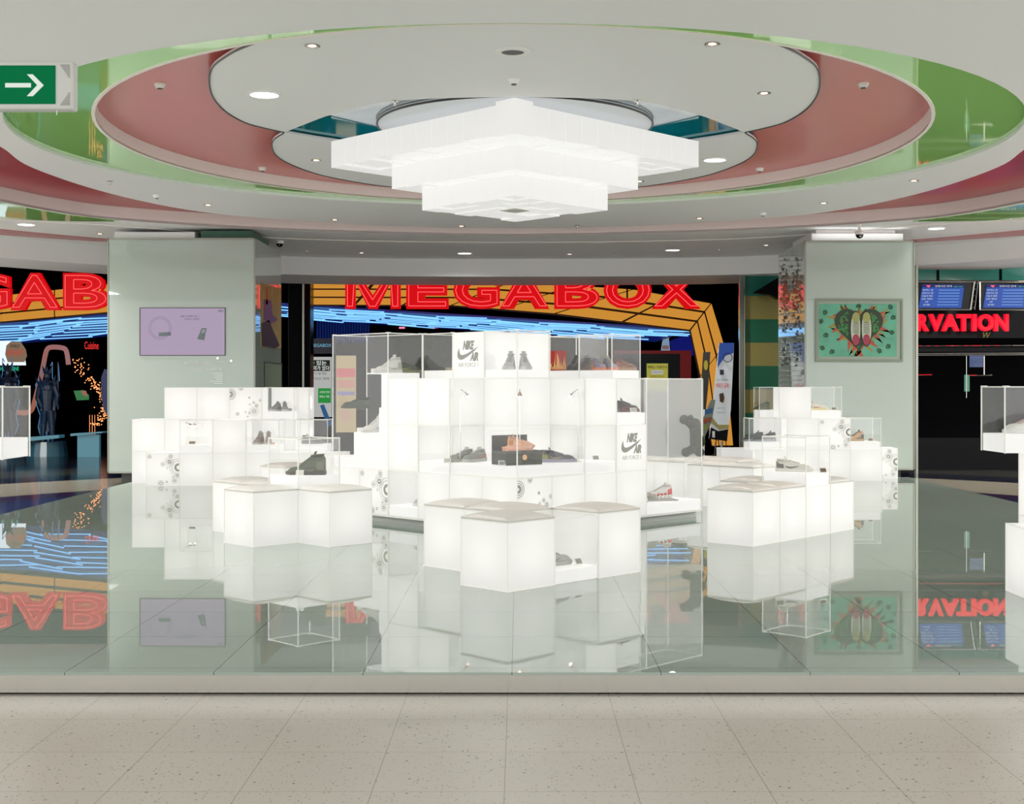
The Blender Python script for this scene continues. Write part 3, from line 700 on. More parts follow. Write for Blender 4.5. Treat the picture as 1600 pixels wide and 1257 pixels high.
# ---------------------------------------------------------------- left bench
f = frame(-1.97, 9.76, T45)
for (u, v), lb in {(0,0):'glowing cube stool at the front left of the left bench', (1,-1):'glowing cube stool at the front right of the left bench', (1,0):'glowing cube under the case with the dark high-top', (1,1):'glowing cube under the middle rear cushion of the left bench', (1,2):'glowing cube at the left rear end of the left bench'}.items():
    cube(f, T45, u, v, z, lb, .405)
for (u, v), lb in {(0,0):'grey cushion on the front left stool of the left bench', (1,-1):'grey cushion on the front right stool of the left bench', (1,1):'grey cushion just left of the case with the dark high-top', (1,2):'grey cushion at the left rear end of the left bench'}.items():
    cushion(f, T45, u, v, z+.405, lb)
case(f, T45, 1, 0, z+.405, 'clear case on the left bench holding a dark green high-top', h=.39, base=.1)
x, y = f(1.5, .5); shoe(x+.02, y-.03, z+.507, 180-8, 'dark green and black high-top sneaker in the case on the left bench', DGR, (.02,.025,.015), (.10,.12,.07), (.03,.04,.02), high=1.35, L=.32)
p = W(468, 738, 10.19); card(p.x, p.y, z+.507, 0, 'small clear card in front of the dark green high-top', M['markl'])
f = frame(-2.27, 12.7, T45); cube(f, T45, 0, 0, z, 'lone glowing cube stool behind the left bench', .405); cushion(f, T45, 0, 0, z+.405, 'grey cushion on the lone stool behind the left bench')
# ---------------------------------------------------------------- right bench
TR = R(48.5); f = frame(1.75, 9.8, TR)
for (u, v), lb in {(0,0):'glowing cube at the near end of the right bench', (1,0):'second glowing cube of the right bench, counted from its near end', (2,0):'glowing cube under the case with the white and green sneaker', (3,0):'glowing cube at the far right end of the right bench', (2,1):'glowing cube behind the case on the right bench'}.items():
    cube(f, TR, u, v, z, lb, .405)
for (u, v), lb in {(0,0):'grey cushion at the near end of the right bench', (1,0):'grey cushion touching the front of the sneaker case on the right bench', (3,0):'grey cushion at the far right end of the right bench', (2,1):'grey cushion behind the sneaker case on the right bench'}.items():
    cushion(f, TR, u, v, z+.405, lb)
case(f, TR, 2, 0, z+.405, 'clear case on the right bench holding a white and green sneaker', h=.39, base=.1)
x, y = f(2.5, .5); shoe(x-.02, y-.02, z+.507, -6, 'white sneaker with green trim in the case on the right bench', (.60,.61,.56), (.62,.62,.58), (.04,.055,.03), (.66,.67,.58), L=.30)
p = W(1287, 733, 10.5); card(p.x, p.y, z+.507, 10, 'brown card beside the white and green sneaker', BRN)
f = frame(2.27, 12.67, T45)
for (u, v), lb in {(0,0):'first glowing cube stool behind the right bench', (0,1):'glowing cube stool left of the one behind the right bench'}.items():
    cube(f, T45, u, v, z, lb, .405)
    cushion(f, T45, u, v, z+.405, lb.replace('glowing cube stool', 'grey cushion on the stool'))
f = frame(1.72, 13.6, T45)
for (u, v), lb in {(0,0):'glowing cube of the far bench seen behind the big clear case, front one', (1,-1):'glowing cube at the right end of the far bench', (0,1):'glowing cube at the left end of the far bench', (1,0):'glowing cube of the far bench behind the others'}.items():
    cube(f, T45, u, v, z, lb, .405)
    cushion(f, T45, u, v, z+.405, lb.replace('glowing cube', 'grey cushion'))

# ---------------------------------------------------------------- central tower, corner pointing at the camera
TX, TY = -.01, 10.35; f = frame(TX, TY, T45); PL = .071; z1 = ZP+PL
tw = thing('tower_plinth', 'low pale recessed plinth carrying the central tower of cubes', 'plinth', (*f(0, 0), ZP), T45)
MB().prism([(.06,.06),(2.40-.01,.06),(2.39,.34),(1.6,.34),(1.6,1.6),(.34,1.6),(.34,2.39),(.06,2.39)], 0, .055).build('base', mat('plinth_paint', (.5,.52,.49), .4), tw)
MB().prism([(0,0),(2.40,0),(2.40,.4),(1.62,.4),(1.62,1.62),(.4,1.62),(.4,2.40),(0,2.40)], .055, PL).build('top_plate', M['white'], tw)
def tc(u, v, lev, label, **k):
    return cube(f, T45, u, v, z1+lev*S, label, **k)
lab = lambda s: s.replace('cube', 'tower cube', 1)
rowname = ('bottom row', 'second row', 'third row', 'top row')
# bottom row
for u, lb in ((0,'patterned cube right of the front corner, bottom row'),(1,'plain cube second from the front corner on the right side, bottom row'),(2,'plain cube third from the front corner on the right side, bottom row'),(3,'plain cube fourth from the front corner on the right side, bottom row')):
    t = tc(u, 0, 0, lab(lb))
    if u == 0: ringpattern(t, PAT0, 'v')
for v, lb in ((1,'plain cube second from the front corner on the left side, bottom row'),(2,'plain cube third from the front corner on the left side, bottom row'),(4,'patterned cube fifth from the front corner on the left side, bottom row'),(5,'plain cube at the left end, bottom row')):
    t = tc(0, v, 0, lab(lb))
    if v == 4: ringpattern(t, PAT1, 'u')
case(f, T45, 0, 3, z1, 'small clear case at floor level in the left side of the central tower', base=.09, clips=False)
tc(1, 3, 0, lab('cube behind the floor-level case, bottom row'))
x, y = f(.5, 3.4); shoe(x+.0, y, z1+.092, 250, 'pale grey sneaker in the floor-level case of the central tower', LGR, WHT, WHT, high=.6)
# rows 2 and 3
tc(0, 3, 1, lab('plain cube fourth from the front corner on the left side, second row')); tc(0, 3, 2, lab('plain cube fourth from the front corner on the left side, third row')); tc(0, 2, 2, lab('plain cube above the small left case, third row'))
tc(1, 2, 1, lab('cube behind the left shoe case, second row')); tc(1, 1, 1, lab('cube behind the shoe box niche, second row')); tc(1, 1, 2, lab('cube behind the shoe box niche, third row'))
tc(2, 1, 1, lab('cube behind the right shoe case, second row'))
tc(2, 0, 2, lab('plain cube above the small right case, third row')); t = tc(3, 0, 1, lab('cube with a printed logo on the right side, second row')); brandlogo(t, 'v')
t = thing('display_case', 'tall clear corner case of the tower with the shoe box and three spot lamps', 'display case', (*f(0, 0), z1+S), T45, 'clear display cases')
MB().prism([(.009,.009),(.79,.009),(.79,.388),(.388,.388),(.388,.79),(.009,.79)], .002, .095).build('base', M['base'], t, .003)
mb = MB(); k = .005; mb.box(.002,.797,.002,.002+k,0,.798); mb.box(.002,.002+k,.008,.797,0,.798); mb.box(.797-k,.797,.008,.392,0,.798); mb.box(.008,.392,.797-k,.797,0,.798)
mb.prism([(.008,.008),(.79,.008),(.79,.39),(.39,.39),(.39,.79),(.008,.79)], .791, .796); mb.build('panes', M['clear'], t)
mb = MB(); q = .0038
for a_, b_ in ((.003,.003),(.797,.003),(.003,.797)): mb.box(a_-q,a_+q,b_-q,b_+q,0,.8)
for zz in (.002, .797): mb.box(.003,.797,.003-q,.003+q,zz-q,zz+q); mb.box(.003-q,.003+q,.003,.797,zz-q,zz+q)
mb.build('pane_edges', M['edge'], t)
case(f, T45, 2, 0, z1+S, 'one-row clear case with a card, left of the logo cube', base=.095, clips=False)
case(f, T45, 0, 2, z1+S, 'one-row clear case at left with the end of a grey sneaker', base=.095, clips=False)
case(f, T45, 3, 0, z1+2*S, 'small clear case with red and black sneakers above the logo cube', base=.1, clips=False)
# left wing
case(f, T45, 0, 4, z1+S, 'large tall clear case forming the left wing of the tower', d=2, h=1.2, base=.095, m='clear2')
# right wing
rw = case(f, T45, 4, 0, z1, 'large tall clear case forming the right wing of the tower', w=2, h=1.2, base=.095, m='clear2')
# top row
t = tc(1, 2, 3, lab('cube with a printed logo, top row')); brandlogo(t, 'u')
case(f, T45, 1, 1, z1+3*S, 'clear case at the top front corner of the tower with pale sneakers', base=.07)
case(f, T45, 1, 3, z1+3*S, 'clear case on the top row left of the logo cube', base=.07)
case(f, T45, 4, 1, z1+3*S, 'clear case at the right corner of the top row', base=.075)
case(f, T45, 4, 2, z1+3*S, 'clear case on the top row with black sneakers', base=.075)
tc(2, 2, 3, lab('cube hidden behind the pale sneakers, top row')); tc(2, 3, 3, lab('cube behind the left clear case, top row'))
for (u, v) in ((4,1),(4,2)): tc(u, v, 2, lab('cube under the %s of the right clear cases, third row' % ('front' if v == 1 else 'rear')))
for (u, v) in ((1,3),(2,2),(3,1)): tc(u, v, 2, lab('core cube at the %s, third row' % {1:'left',2:'centre',3:'right'}[u]), bulb=False)
for lev in (0, 1): tc(4, 1, lev, lab('cube behind the right wing case, %s' % rowname[lev]), bulb=False)
# stair blocks inside the left wing case
def block(u0, u1, v0, v1, za, zb, name, label, m='base'):
    xa, ya = f((u0+u1)/2, (v0+v1)/2); return tag(obj(name, MB().box(-(u1-u0)*S/2, (u1-u0)*S/2, -(v1-v0)*S/2, (v1-v0)*S/2, za, zb).mesh(name, M[m], .003), None, (xa, ya, 0), T45), label, 'display block')
zb = z1+S+.0955
block(.07, .94, 4.03, 5.30, zb, .886, 'display_block', 'low white display block inside the left wing case')
block(.07, .94, 4.03, 4.32, .8865, 1.408, 'display_block', 'tallest white display block inside the left wing case')
block(.25, .94, 4.325, 4.62, .8865, 1.11, 'display_block', 'middle white step inside the left wing case')
block(.07, .94, 4.03, 4.85, 1.4085, 1.42, 'display_shelf', 'white shelf at the top of the left wing case')
# core behind the case so its top shelf shoe stands on something
x, y = f(.35, 4.42); shoe(x, y, 1.4205, 225, 'white high-top sneaker on the top shelf of the left wing case', (.70,.70,.67), WHT, LGR, high=.9)
x, y = f(.70, 4.30); shoe(x+.03, y+.05, 1.4205, 10, 'dark green sneaker behind the white high-top on the top shelf', DGR, (.10,.11,.03), (.2,.2,.04), L=.24)
x, y = f(.25, 4.77); card(x, y, 1.4205, 0, 'white card left of the white high-top on the top shelf', M['white'], .07)
x, y = f(.30, 4.92); shoe(x+.02, y, .8865, 232, 'white high-top sneaker on the low block of the left wing case', (.70,.70,.68), WHT, LGR, high=1.0)
x, y = f(.16, 5.17); card(x, y, .8865, 0, 'white card on the low block of the left wing case', M['white'], .07)
p = W(556, 637, 12.1); tag(MB().box(-.14,.12,-.06,.06,0,.006).build('glass_shelf', M['clear']), 'small clear shelf under the dark sneaker in the left wing case', 'shelf').location = (p.x, 12.1, 1.09)
shoe(p.x, 12.1, 1.097, 178, 'dark grey green sneaker on the clear shelf of the left wing case', (.05,.07,.05), (.06,.08,.06), (.09,.11,.09), L=.27)
# niche contents
zn = z1+S+.096
x, y = f(.55, .55)
sb = thing('shoe_box', 'open black shoe box with a round gold seal at the front corner of the tower', 'shoe box', (x, y-.02, zn), R(33))
mb = MB(); k = .004; mb.box(-.17,.17,-.11,.11,0,k); mb.box(-.17,.17,-.11,-.11+k,k,.115); mb.box(-.17,.17,.11-k,.11,k,.115); mb.box(-.17,-.17+k,-.11,.11,k,.115); mb.box(.17-k,.17,-.11,.11,k,.115)
mb.build('box', mat('black_card', (.02,.026,.014), .45), sb)
MB().box(-.17,.17,.112,.118,0,.235).build('lid', mat('olive_black_card', (.05,.055,.04), .5), sb)
m_ = MB(); m_.ring((.0,-.1125,.062), .012, .022, .002); m_.ring((.0,-.113,.062), 0, .010, .002); m_.build('round_seal', mat('gold_foil', (.7,.42,.2), .3, .6), sb)
tp = thing('tissue_paper', 'crumpled peach tissue paper around gold sneakers in the black box', 'tissue paper', (x, y-.02, zn+.05), R(33))
mb = MB(); bmesh.ops.create_icosphere(mb.bm, subdivisions=4, radius=1)
for v_ in mb.bm.verts:
    n_ = 1+.10*math.sin(v_.co.x*9+v_.co.y*5)+.09*math.sin(v_.co.z*11+v_.co.x*7)+random.uniform(-.03,.03)
    v_.co = Vector((v_.co.x*.145*n_, v_.co.y*.08*n_, .06+v_.co.z*.075*n_+.03*v_.co.x))
mb.build('paper', mat('peach_tissue', (.78,.42,.30), .6), tp)
shoe(x+.02, y-.04, zn+.125, 15, 'tan sneaker lying on the peach tissue in the black box', (.72,.40,.26), (.75,.48,.34), (.55,.22,.06), L=.2)
card(x-.12, y-.20, zn, 0, 'small grey card leaning before the black shoe box', M['mark'])

for k, (dx, ang) in enumerate(((-.075, 232), (.035, 236))):
    x, y = f(.45, 1.85); shoe(x+dx, y-dx*.1, zn, ang, ('left', 'right')[k]+' one of the grey sneaker pair in the case left of the front corner', (.24,.25,.22), (.42,.43,.40), (.35,.16,.12), LGR)
p = W(700, 722, 10.80); card(p.x-.01, p.y+.05, zn, 0, 'clear card in front of the grey sneaker pair', M['markl'])
x, y = f(1.75, .5); shoe(x-.01, y-.02, zn, 8, 'purple grey sneaker with olive heel in the right case of the tower', (.13,.12,.15), (.35,.34,.42), (.33,.31,.14), (.22,.2,.22), heel=(.36,.34,.12), L=.31)
x, y = f(2.75, .25); card(x-.03, y+.05, zn, 20, 'grey card beside the purple grey sneaker', M['mark'])
for (px, Y, dx, lb) in ((719, 10.93, 1, 'left slender spot lamp in the niche of the tower'), (903.5, 10.93, -1, 'right slender spot lamp in the niche of the tower'), (812, 10.62, 0, 'middle slender spot lamp at the front corner of the tower')):
    q = W(px, 700, Y); t = thing('spot_lamp', lb, 'lamp', (q.x, q.y, zn)); zt = CZ-(610-HY)*Y/FPX-zn
    MB().lathe([(.022, 0), (.022, .006), (.006, .009)]).build('foot', M['chrome'], t)
    MB().rod((0,0,.008), (0,0,zt), .0035).build('stem', M['chrome'], t)
    hd = Vector((dx*.05, -.03 if dx == 0 else -.01, zt-.028))
    MB().path([(0,0,zt), (dx*.012,0,zt+.006), tuple(hd*.6+Vector((0,0,zt*.4+.002)))], .0035).build('arm', M['chrome'], t)
    MB().rod(tuple(hd-Vector((dx*.02,-.004,-.014))), tuple(hd+Vector((dx*.012,0,-.022))), .008, .024).build('shade', M['chrome'], t)
    MB().ball(tuple(hd+Vector((dx*.014,0,-.024))), .015).build('bulb', glow('spot_bulb', (1,.75,.62), 2.2) if dx > 0 else M['bulb'], t)
# top row shoes
zt = z1+3*S+.0715
x, y = f(1.5, 1.5)
shoe(x-.065, y-.05, zt, 262, 'left one of the pale grey high-tops at the top front corner', (.45,.45,.43), (.55,.55,.53), LGR, high=.8, L=.27); shoe(x+.065, y-.05, zt, 278, 'right one of the pale grey high-tops at the top front corner', (.45,.45,.43), (.55,.55,.53), LGR, high=.8, L=.27)
x, y = f(1.45, 3.45); shoe(x+.06, y, zt, 170, 'black and brown sneaker half hidden left of the top logo cube', (.05,.045,.04), (.25,.20,.12), (.35,.16,.03), L=.27, high=.3)
x, y = f(4.5, 2.5); zt = z1+3*S+.0765
shoe(x-.03, y+.02, zt, 250, 'left black sneaker in the top case on the right', BLK, (.03,.03,.03), (.05,.05,.05), high=.6, L=.26); shoe(x+.075, y-.02, zt, 252, 'right black sneaker in the top case on the right', BLK, (.03,.03,.03), (.05,.05,.05), high=.6, L=.26)
pp = W(874, 553, 12.3); t = thing('flame_reflection_panel', 'panel showing a red and yellow flame reflection in the top right case', 'printed panel', (pp.x+.005, 12.27, zt))  # panel stands in for a flame-coloured reflection
MB().box(-.105,.06,0,.012,0,.185).build('board', mat('red_flame_board', (.45,.015,.01), .5), t)
mb = MB()
for k in range(9):
    bx = -.09+k*.017; h_ = random.uniform(.06,.17); mb.slab([(bx-.012,-.002,.01),(bx+.012,-.002,.01),(bx+.006+random.uniform(-.01,.01),-.002,h_*.6),(bx+random.uniform(-.02,.02),-.002,h_)], (0,.001,0))
mb.build('flames', mat('flame_yellow', (.85,.40,.12), .5), t)
x, y = f(4.5, 1.5)
for dx, lb, c_ in ((-.10, 'left', (.25,.22,.35)), (.0, 'right', (.22,.24,.30))): shoe(x+dx, y-.0, zt, 285, lb+' purple and orange sneaker in the case at the right corner of the top row', c_, (.62,.20,.12), (.55,.28,.05), (.35,.33,.28), L=.26, high=.3)
x, y = f(4.85, 1.25); shoe(x-.02, y+.06, zt, 20, 'brown red sneaker at the right end of the top row', (.16,.05,.02), (.35,.20,.10), (.35,.10,.04), L=.22)
# red and black shoes above the logo cube
zt = z1+2*S+.1015; x, y = f(3.5, .5)
shoe(x-.115, y+.0, zt, 245, 'red sneaker in the small case above the logo cube', (.50,.02,.03), (.45,.05,.04), (.05,.03,.03), L=.24, high=.3); shoe(x-.02, y+.03, zt, 240, 'dark sneaker beside the red one above the logo cube', (.04,.05,.04), (.2,.22,.2), (.1,.1,.1), L=.24)
x2, y2 = f(3.72, .42); shoe(x2+.04, y2+.06, zt, 335, 'black and red sneaker right of the card above the logo cube', (.05,.04,.035), (.14,.05,.04), (.25,.05,.03), L=.22)
x, y = f(3.55, .14); card(x+.05, y+.03, zt, 10, 'clear card in the small case above the logo cube', M['markl'])
# right wing contents
zt = z1+.096
x, y = f(4.95, .5); t = tag(obj('display_tray', MB().box(-.30,.16,-.10,.10,0,.012).mesh('display_tray', mat('tray_grey', (.38,.38,.35), .4), .003), None, (x+.02, y, zt), R(10)), 'flat grey tray under the sneakers in the right wing case', 'tray')
x, y = f(4.35, .45); shoe(x+.03, y, zt+.0125, 335, 'grey sneaker standing on the tray in the right wing case', (.30,.30,.26), (.34,.34,.31), (.22,.22,.18), (.45,.45,.42), high=.5, L=.26)
for k in range(5):
    x, y = f(4.78+.17*k, .42+.03*k)
    t = thing('toy_figure', 'small red and white toy figure in the row beside the grey sneaker', 'toy', (x, y-.03, zt+.0125), 0, 'row of small toy figures')
    MB().lathe([(.009,0),(.013,.015),(.008,.03)], n=10).build('body', M['white'], t); MB().ball((0,0,.038), .012, seg=10).build('head', mat('toy_red', (.55,.08,.06), .4) if k == 0 else bpy.data.materials['toy_red'], t)
x, y = f(5.45, .72); shoe(x-.03, y+.06, zt, 200, 'white sneaker with a red stripe at the back of the right wing case', WHT, WHT, (.65,.05,.08), high=.4, L=.27)
x, y = f(4.15, .16); card(x+.0, y+.03, zt, 10, 'grey card at the left front of the right wing case', M['mark'])
# legs below the right wing
for k, (u_, v_) in enumerate(((5.6,.2),(5.6,.85))):
    x, y = f(u_, v_)
# ---------------------------------------------------------------- left stack (square to the camera)
YF = 15.8; 
def fx(px, Y=YF): return (px-PX)*Y/FPX
X0 = fx(228.5); g = frame(X0, YF, 0)           # column 0 = patterned cube at the bottom
def ls(c, back, lev, label, **k): return cube(g, 0, c, back, ZP+lev*S-(.006*lev), label, **k)
for c_, lb in ((0,'patterned cube in the bottom row of the left stack'),(1,'plain cube right of the patterned one, bottom row of the left stack'),(2,'third cube from the left, bottom row of the left stack'),(3,'fourth cube from the left, bottom row of the left stack'),(4,'fifth cube from the left, bottom row of the left stack'),(5,'rightmost cube in the bottom row of the left stack')):
    t = ls(c_, 0, 0, lb)
    if c_ == 0: ringpattern(t, PAT1, 'v')
ls(-.72, 1, 0, 'cube set back at the left end, bottom row of the left stack')
ls(-.72, 1, 1, 'leftmost cube, middle row of the left stack'); ls(.28, 1, 1, 'second cube from the left, middle row of the left stack'); ls(1.28, 1, 1, 'cube behind the lamp case, middle row of the left stack')
ls(2, 0, 1, 'front cube right of the lamp case, middle row of the left stack'); ls(3.28, 1, 1, 'cube behind the brown sneaker pair, middle row of the left stack'); ls(2.28, 1, 1, 'hidden core cube, middle row of the left stack', bulb=False)
case(g, 0, 1, 0, ZP+S-.006, 'clear case with a two-headed spot lamp in the middle row of the left stack', base=.1)
case(g, 0, 3, 0, ZP+S-.006, 'clear case with a brown grey sneaker pair in the middle row of the left stack', base=.1)
case(g, 0, 4.42, .3, ZP+S-.006, 'clear case with a dark sneaker at the right end of the left stack', base=.1, m='clear2')
ls(.28, 1, 2, 'leftmost cube, top row of the left stack'); ls(1.28, 1, 2, 'second cube from the left, top row of the left stack'); t = ls(2.28, 1, 2, 'patterned cube in the top row of the left stack'); ringpattern(t, PAT0, 'v')
case(g, 0, 3.28, 1, ZP+2*S-.012, 'clear case with a grey sneaker pair, top row of the left stack', base=.1, clips=False)
ls(3.40, 2, 2, 'cube behind the grey sneaker pair, top row of the left stack'); ls(4.28, 1.6, 2, 'rightmost cube, top row of the left stack', w=.36); ls(4.28, 1.6, 1, 'narrow cube at the right end, middle row of the left stack', w=.36)
zl = ZP+2*S-.012+.1015
for dx, lb in ((-.06, 'left'), (.055, 'right')):
    q = g(3.78, 1.45); shoe(q[0]+dx, q[1], zl, 258 if dx < 0 else 282, lb+' one of the grey sneaker pair, top row of the left stack', (.22,.23,.22), (.45,.45,.44), (.12,.12,.12), L=.26)
q = g(4.05, 1.25); card(q[0]+.02, q[1], zl, 0, 'grey card beside the sneaker pair, top row of the left stack')
zl = ZP+S-.006+.1015
for dx, lb in ((-.05, 'left'), (.07, 'right')):
    q = g(3.42, .45); shoe(q[0]+dx, q[1], zl, 262 if dx < 0 else 280, lb+' one of the brown grey sneaker pair, middle row of the left stack', (.36,.31,.28), (.5,.47,.44), (.25,.2,.18), high=.8, L=.26)
for k in range(3): 
    q = g(3.72+.05*k, .22); tag(obj('toy_block', MB().ball((0,0,.012), .012, seg=8).mesh('toy_block', M['bulb'] if False else mat('copper_toy', (.7,.3,.15), .3), smooth=True), None, (q[0], q[1]-.01*k, zl)), 'tiny copper coloured ball beside the brown grey sneaker pair', 'ornament', 'tiny copper balls')
q = g(1.09, .45); t = thing('spot_lamp', 'two-headed chrome spot lamp in the left stack', 'lamp', (q[0], q[1], zl))
MB().lathe([(.02,0),(.02,.005),(.005,.008)]).build('foot', M['chrome'], t); MB().rod((0,0,.006),(0,0,.255),.004).build('stem', M['chrome'], t)
MB().path([(0,0,.255),(-.01,0,.262),(.04,0,.25),(.09,0,.235)], .004).build('arm', M['chrome'], t)
for x_ in (.04, .10):
    hd_ = MB().rod((x_-.01,0,.25),(x_+.008,0,.222),.008,.022).build('lamp_head', M['chrome'], t); MB().ball((x_+.01,-.008,.222), .013).build('bulb', M['bulb'], hd_)
card(q[0]+.085, q[1]-.06, zl, 0, 'brown card under the two-headed lamp', BRN, .085)
q = g(4.9, .75); shoe(q[0], q[1], zl, 5, 'dark sneaker in the case at the right end of the left stack', (.06,.07,.05), (.1,.11,.09), (.15,.16,.12), L=.27)
# ---------------------------------------------------------------- right stack
g = frame(fx(1329, 16.6), 16.6, 0)
def rs(c, back, lev, label, **k): return cube(g, 0, c, back, ZP+lev*S-(.004*lev), label, **k)
rs(0, 0, 0, 'rightmost front cube, bottom row of the right stack'); rs(-1, 0, 0, 'second cube from the right, bottom row of the right stack'); rs(-2, 0, 0, 'third cube from the right, bottom row of the right stack'); rs(-3, 0, 0, 'fourth cube from the right, bottom row of the right stack'); rs(-4, .55, 0, 'leftmost cube, bottom row of the right stack', bulb=False)
t = rs(.78, 1.0, 0, 'patterned cube at the right end, bottom row of the right stack'); ringpattern(t, PAT1, 'v')
t = rs(-1, 0, 1, 'patterned cube in the middle row of the right stack'); ringpattern(t, PAT1, 'v')
rs(-2, 0, 1, 'plain cube left of the patterned one, middle row of the right stack'); rs(-2.25, -.4, 1, 'hidden', bulb=False) if False else None
case(g, 0, 0, .1, ZP+S-.004, 'clear case with a tan and black sneaker, right end of the right stack', base=.1)
case(g, 0, -3.25, -.2, ZP+S-.004, 'clear case with dark sneakers at the left end of the right stack', base=.1, m='clear2')
rs(-2.25, .0, 2, 'plain cube at the top of the right stack')
rs(-1.25, 1.05, 1, 'cube under the colourful sneaker case, middle row of the right stack', bulb=False)
case(g, 0, -1.2, .3, ZP+2*S-.008, 'clear case with a colourful white sneaker on top of the right stack', base=.1)
case(g, 0, -2.70, 1.05, ZP+2*S-.008, 'clear case half hidden behind the top cube of the right stack', base=.1, m='clear2', clips=False); rs(-2.70, 1.05, 1, 'cube under the half hidden case of the right stack', bulb=False)
zl = ZP+2*S-.008+.1015
q = g(-.78, .7); shoe(q[0]-.04, q[1], zl, 5, 'white sneaker with red, green and yellow on top of the right stack', (.65,.63,.52), (.66,.56,.28), (.5,.03,.05), (.7,.68,.6), heel=(.05,.35,.15), L=.28)
q = g(-.3, .5); card(q[0]-.04, q[1], zl, 0, 'brown card beside the colourful sneaker on the right stack', BRN, .07)
q = g(-2.5, 1.4); shoe(q[0]-.02, q[1], zl, 190, 'dark sneaker in the half hidden case of the right stack', (.06,.08,.03), (.1,.12,.05), (.1,.1,.04), L=.22)
zl = ZP+S-.004+.1015
q = g(.28, .6); shoe(q[0]-.0, q[1], zl, 200, 'tan and black sneaker in the right end case of the right stack', (.38,.24,.11), (.35,.24,.12), (.02,.02,.02), (.03,.03,.02), high=.5, L=.26, toe=(.42,.28,.14))
q = g(.76, .45); card(q[0]-.0, q[1], zl, 0, 'brown card beside the tan and black sneaker', BRN, .07)
for dx, dy, lb in ((-.10, .05, 'left'), (.04, -.04, 'right')):
    q = g(-2.75, .35); shoe(q[0]+dx, q[1]+dy, zl, 190, lb+' one of the dark sneakers at the left end of the right stack', (.05,.06,.065), (.22,.26,.30), (.1,.12,.13), L=.28, high=.3)
# ---------------------------------------------------------------- far right and far left units
g = frame(2.86, 7.30, 0); cube(g, 0, 0, 0, ZP, 'glowing cube at the right picture edge, standing on the floor nearest the camera')
g = frame(3.12, 7.78, 0); cube(g, 0, 0, 0, ZP, 'glowing cube under the patterned pedestal at the right edge'); t = cube(g, 0, 0, 0, ZP+S, 'patterned glowing cube carrying the case at the right edge'); ringpattern(t, [(.02,.75,.19,.205,1),(.02,.75,.13,.15,1),(.02,.75,.03,.10,0)]+PAT0[9:], 'v')
g = frame(2.89, 7.8, 0); case(g, 0, 0, 0, ZP+2*S, 'clear case with a big white sneaker at the right picture edge', base=.11, w=1.5, m='clear2')
shoe(3.10, 8.02, ZP+2*S+.112, 195, 'large white sneaker with teal in the case at the right edge', (.66,.66,.63), (.6,.6,.58), (.02,.16,.14), (.6,.35,.3), L=.30, high=.3)
shoe(3.16, 8.13, ZP+2*S+.112, 190, 'dark green sneaker behind the large white one at the right edge', (.05,.07,.03), (.08,.09,.05), (.1,.1,.05), L=.26)
g = frame(-3.19, 7.10, 0); case(g, 0, 0, 0, ZP+2*S, 'milky clear case cut by the left picture edge', base=.11, m='clear2')
g = frame(-3.45, 7.06, 0); cube(g, 0, 0, 0, ZP+S, 'glowing pedestal cube under the case at the left edge', w=.8); cube(g, 0, 0, 0, ZP, 'glowing floor cube under the case at the left edge', w=.8)
# ---------------------------------------------------------------- graphics on the columns
def flat(mb, pts, Y, th=.003): mb.slab([W(x, y, Y) for x, y in pts], (0, th, 0)); return mb
Ya = YL-.006
t = thing('video_screen', 'mauve video screen set into the left column', 'screen', tuple(W(285, 556, YL)))
def part(mb, name, m, parent, **k):
    me = mb.mesh(name, m, **k); me.transform(Matrix.Translation(-Vector(parent.location))); return obj(name, me, parent)
def ptext(name, body, m, px, py, Y, w, h, parent, **k):
    """text centred at a pixel with size in pixels, at depth Y"""
    me = textmesh(body, m, extrude=k.pop('extrude', .002), box=(w*Y/FPX if w else None, h*Y/FPX), **k); me.name = name
    p = W(px, py, Y); me.transform(Matrix.Translation(p-Vector(parent.location) if parent else p)); return obj(name, me, parent)
part(flat(MB(), [(218,481),(352,481),(352,556),(218,556)], YL-.012, .014), 'bezel', M['dark'], t)
part(flat(MB(), [(219.5,482),(351,482),(351,555),(219.5,555)], YL-.014, .002), 'display', glow('mauve_screen', srgb(172,155,180), .95), t)
g_ = mat('screen_grey_print', (.10,.12,.14), .5)
ptext('headline', 'AIR FORCE 1', g_, 296, 494.5, YL-.017, 30, 3, t); ptext('headline', '모바일 이벤트', g_, 300, 499, YL-.017, 24, 3, t)
mb = MB()
for r_ in (15, 17.5):
    P_ = [W(250+r_*math.cos(a*PI/18), 513+r_*math.sin(a*PI/18), YL-.016) for a in range(37)]; mb.path(P_, .0018, 5)
part(mb, 'ring_emblem', mat('screen_violet', (.16,.10,.22), .5), t)
part(flat(flat(MB(), [(315,513),(323,513),(319,532),(308,530)], YL-.0155, .001), [(248,520),(267,519),(267,525),(248,526)], YL-.0155, .001), 'product_picture', mat('screen_slate', (.12,.17,.18), .4), t)
part(flat(MB(), [(316,515),(321,515),(319,521),(314.5,521)], YL-.0165, .001), 'phone_picture', mat('screen_lilac', (.3,.3,.36), .4), t)
ptext('brand_mark', 'NIKE', mat('screen_green', (.01,.10,.05), .5), 345, 486, YL-.017, 9, 3.5, t, shear=.3)
wp = mat('white_print', (.75,.77,.75), .5)
t = thing('printed_notice', 'white lettering printed below the video screen on the left column', 'lettering', tuple(W(330, 600, YL)))
ptext('title', 'AIR FORCE 1 MOBILE EVENT', wp, 318, 568, YL-.003, 61, 4, t); ptext('number', '#6453', wp, 309, 577, YL-.003, 14, 3.6, t); ptext('icon', '+ NATE', wp, 335, 577, YL-.003, 24, 3, t)
mb = MB()
for k, w_ in enumerate((16, 12, 14, 10, 20, 14)): flat(mb, [(348-w_,583+k*3.2),(348,583+k*3.2),(348,583.9+k*3.2),(348-w_,583.9+k*3.2)], YL-.0035, .001)
part(mb, 'small_print', wp, t)
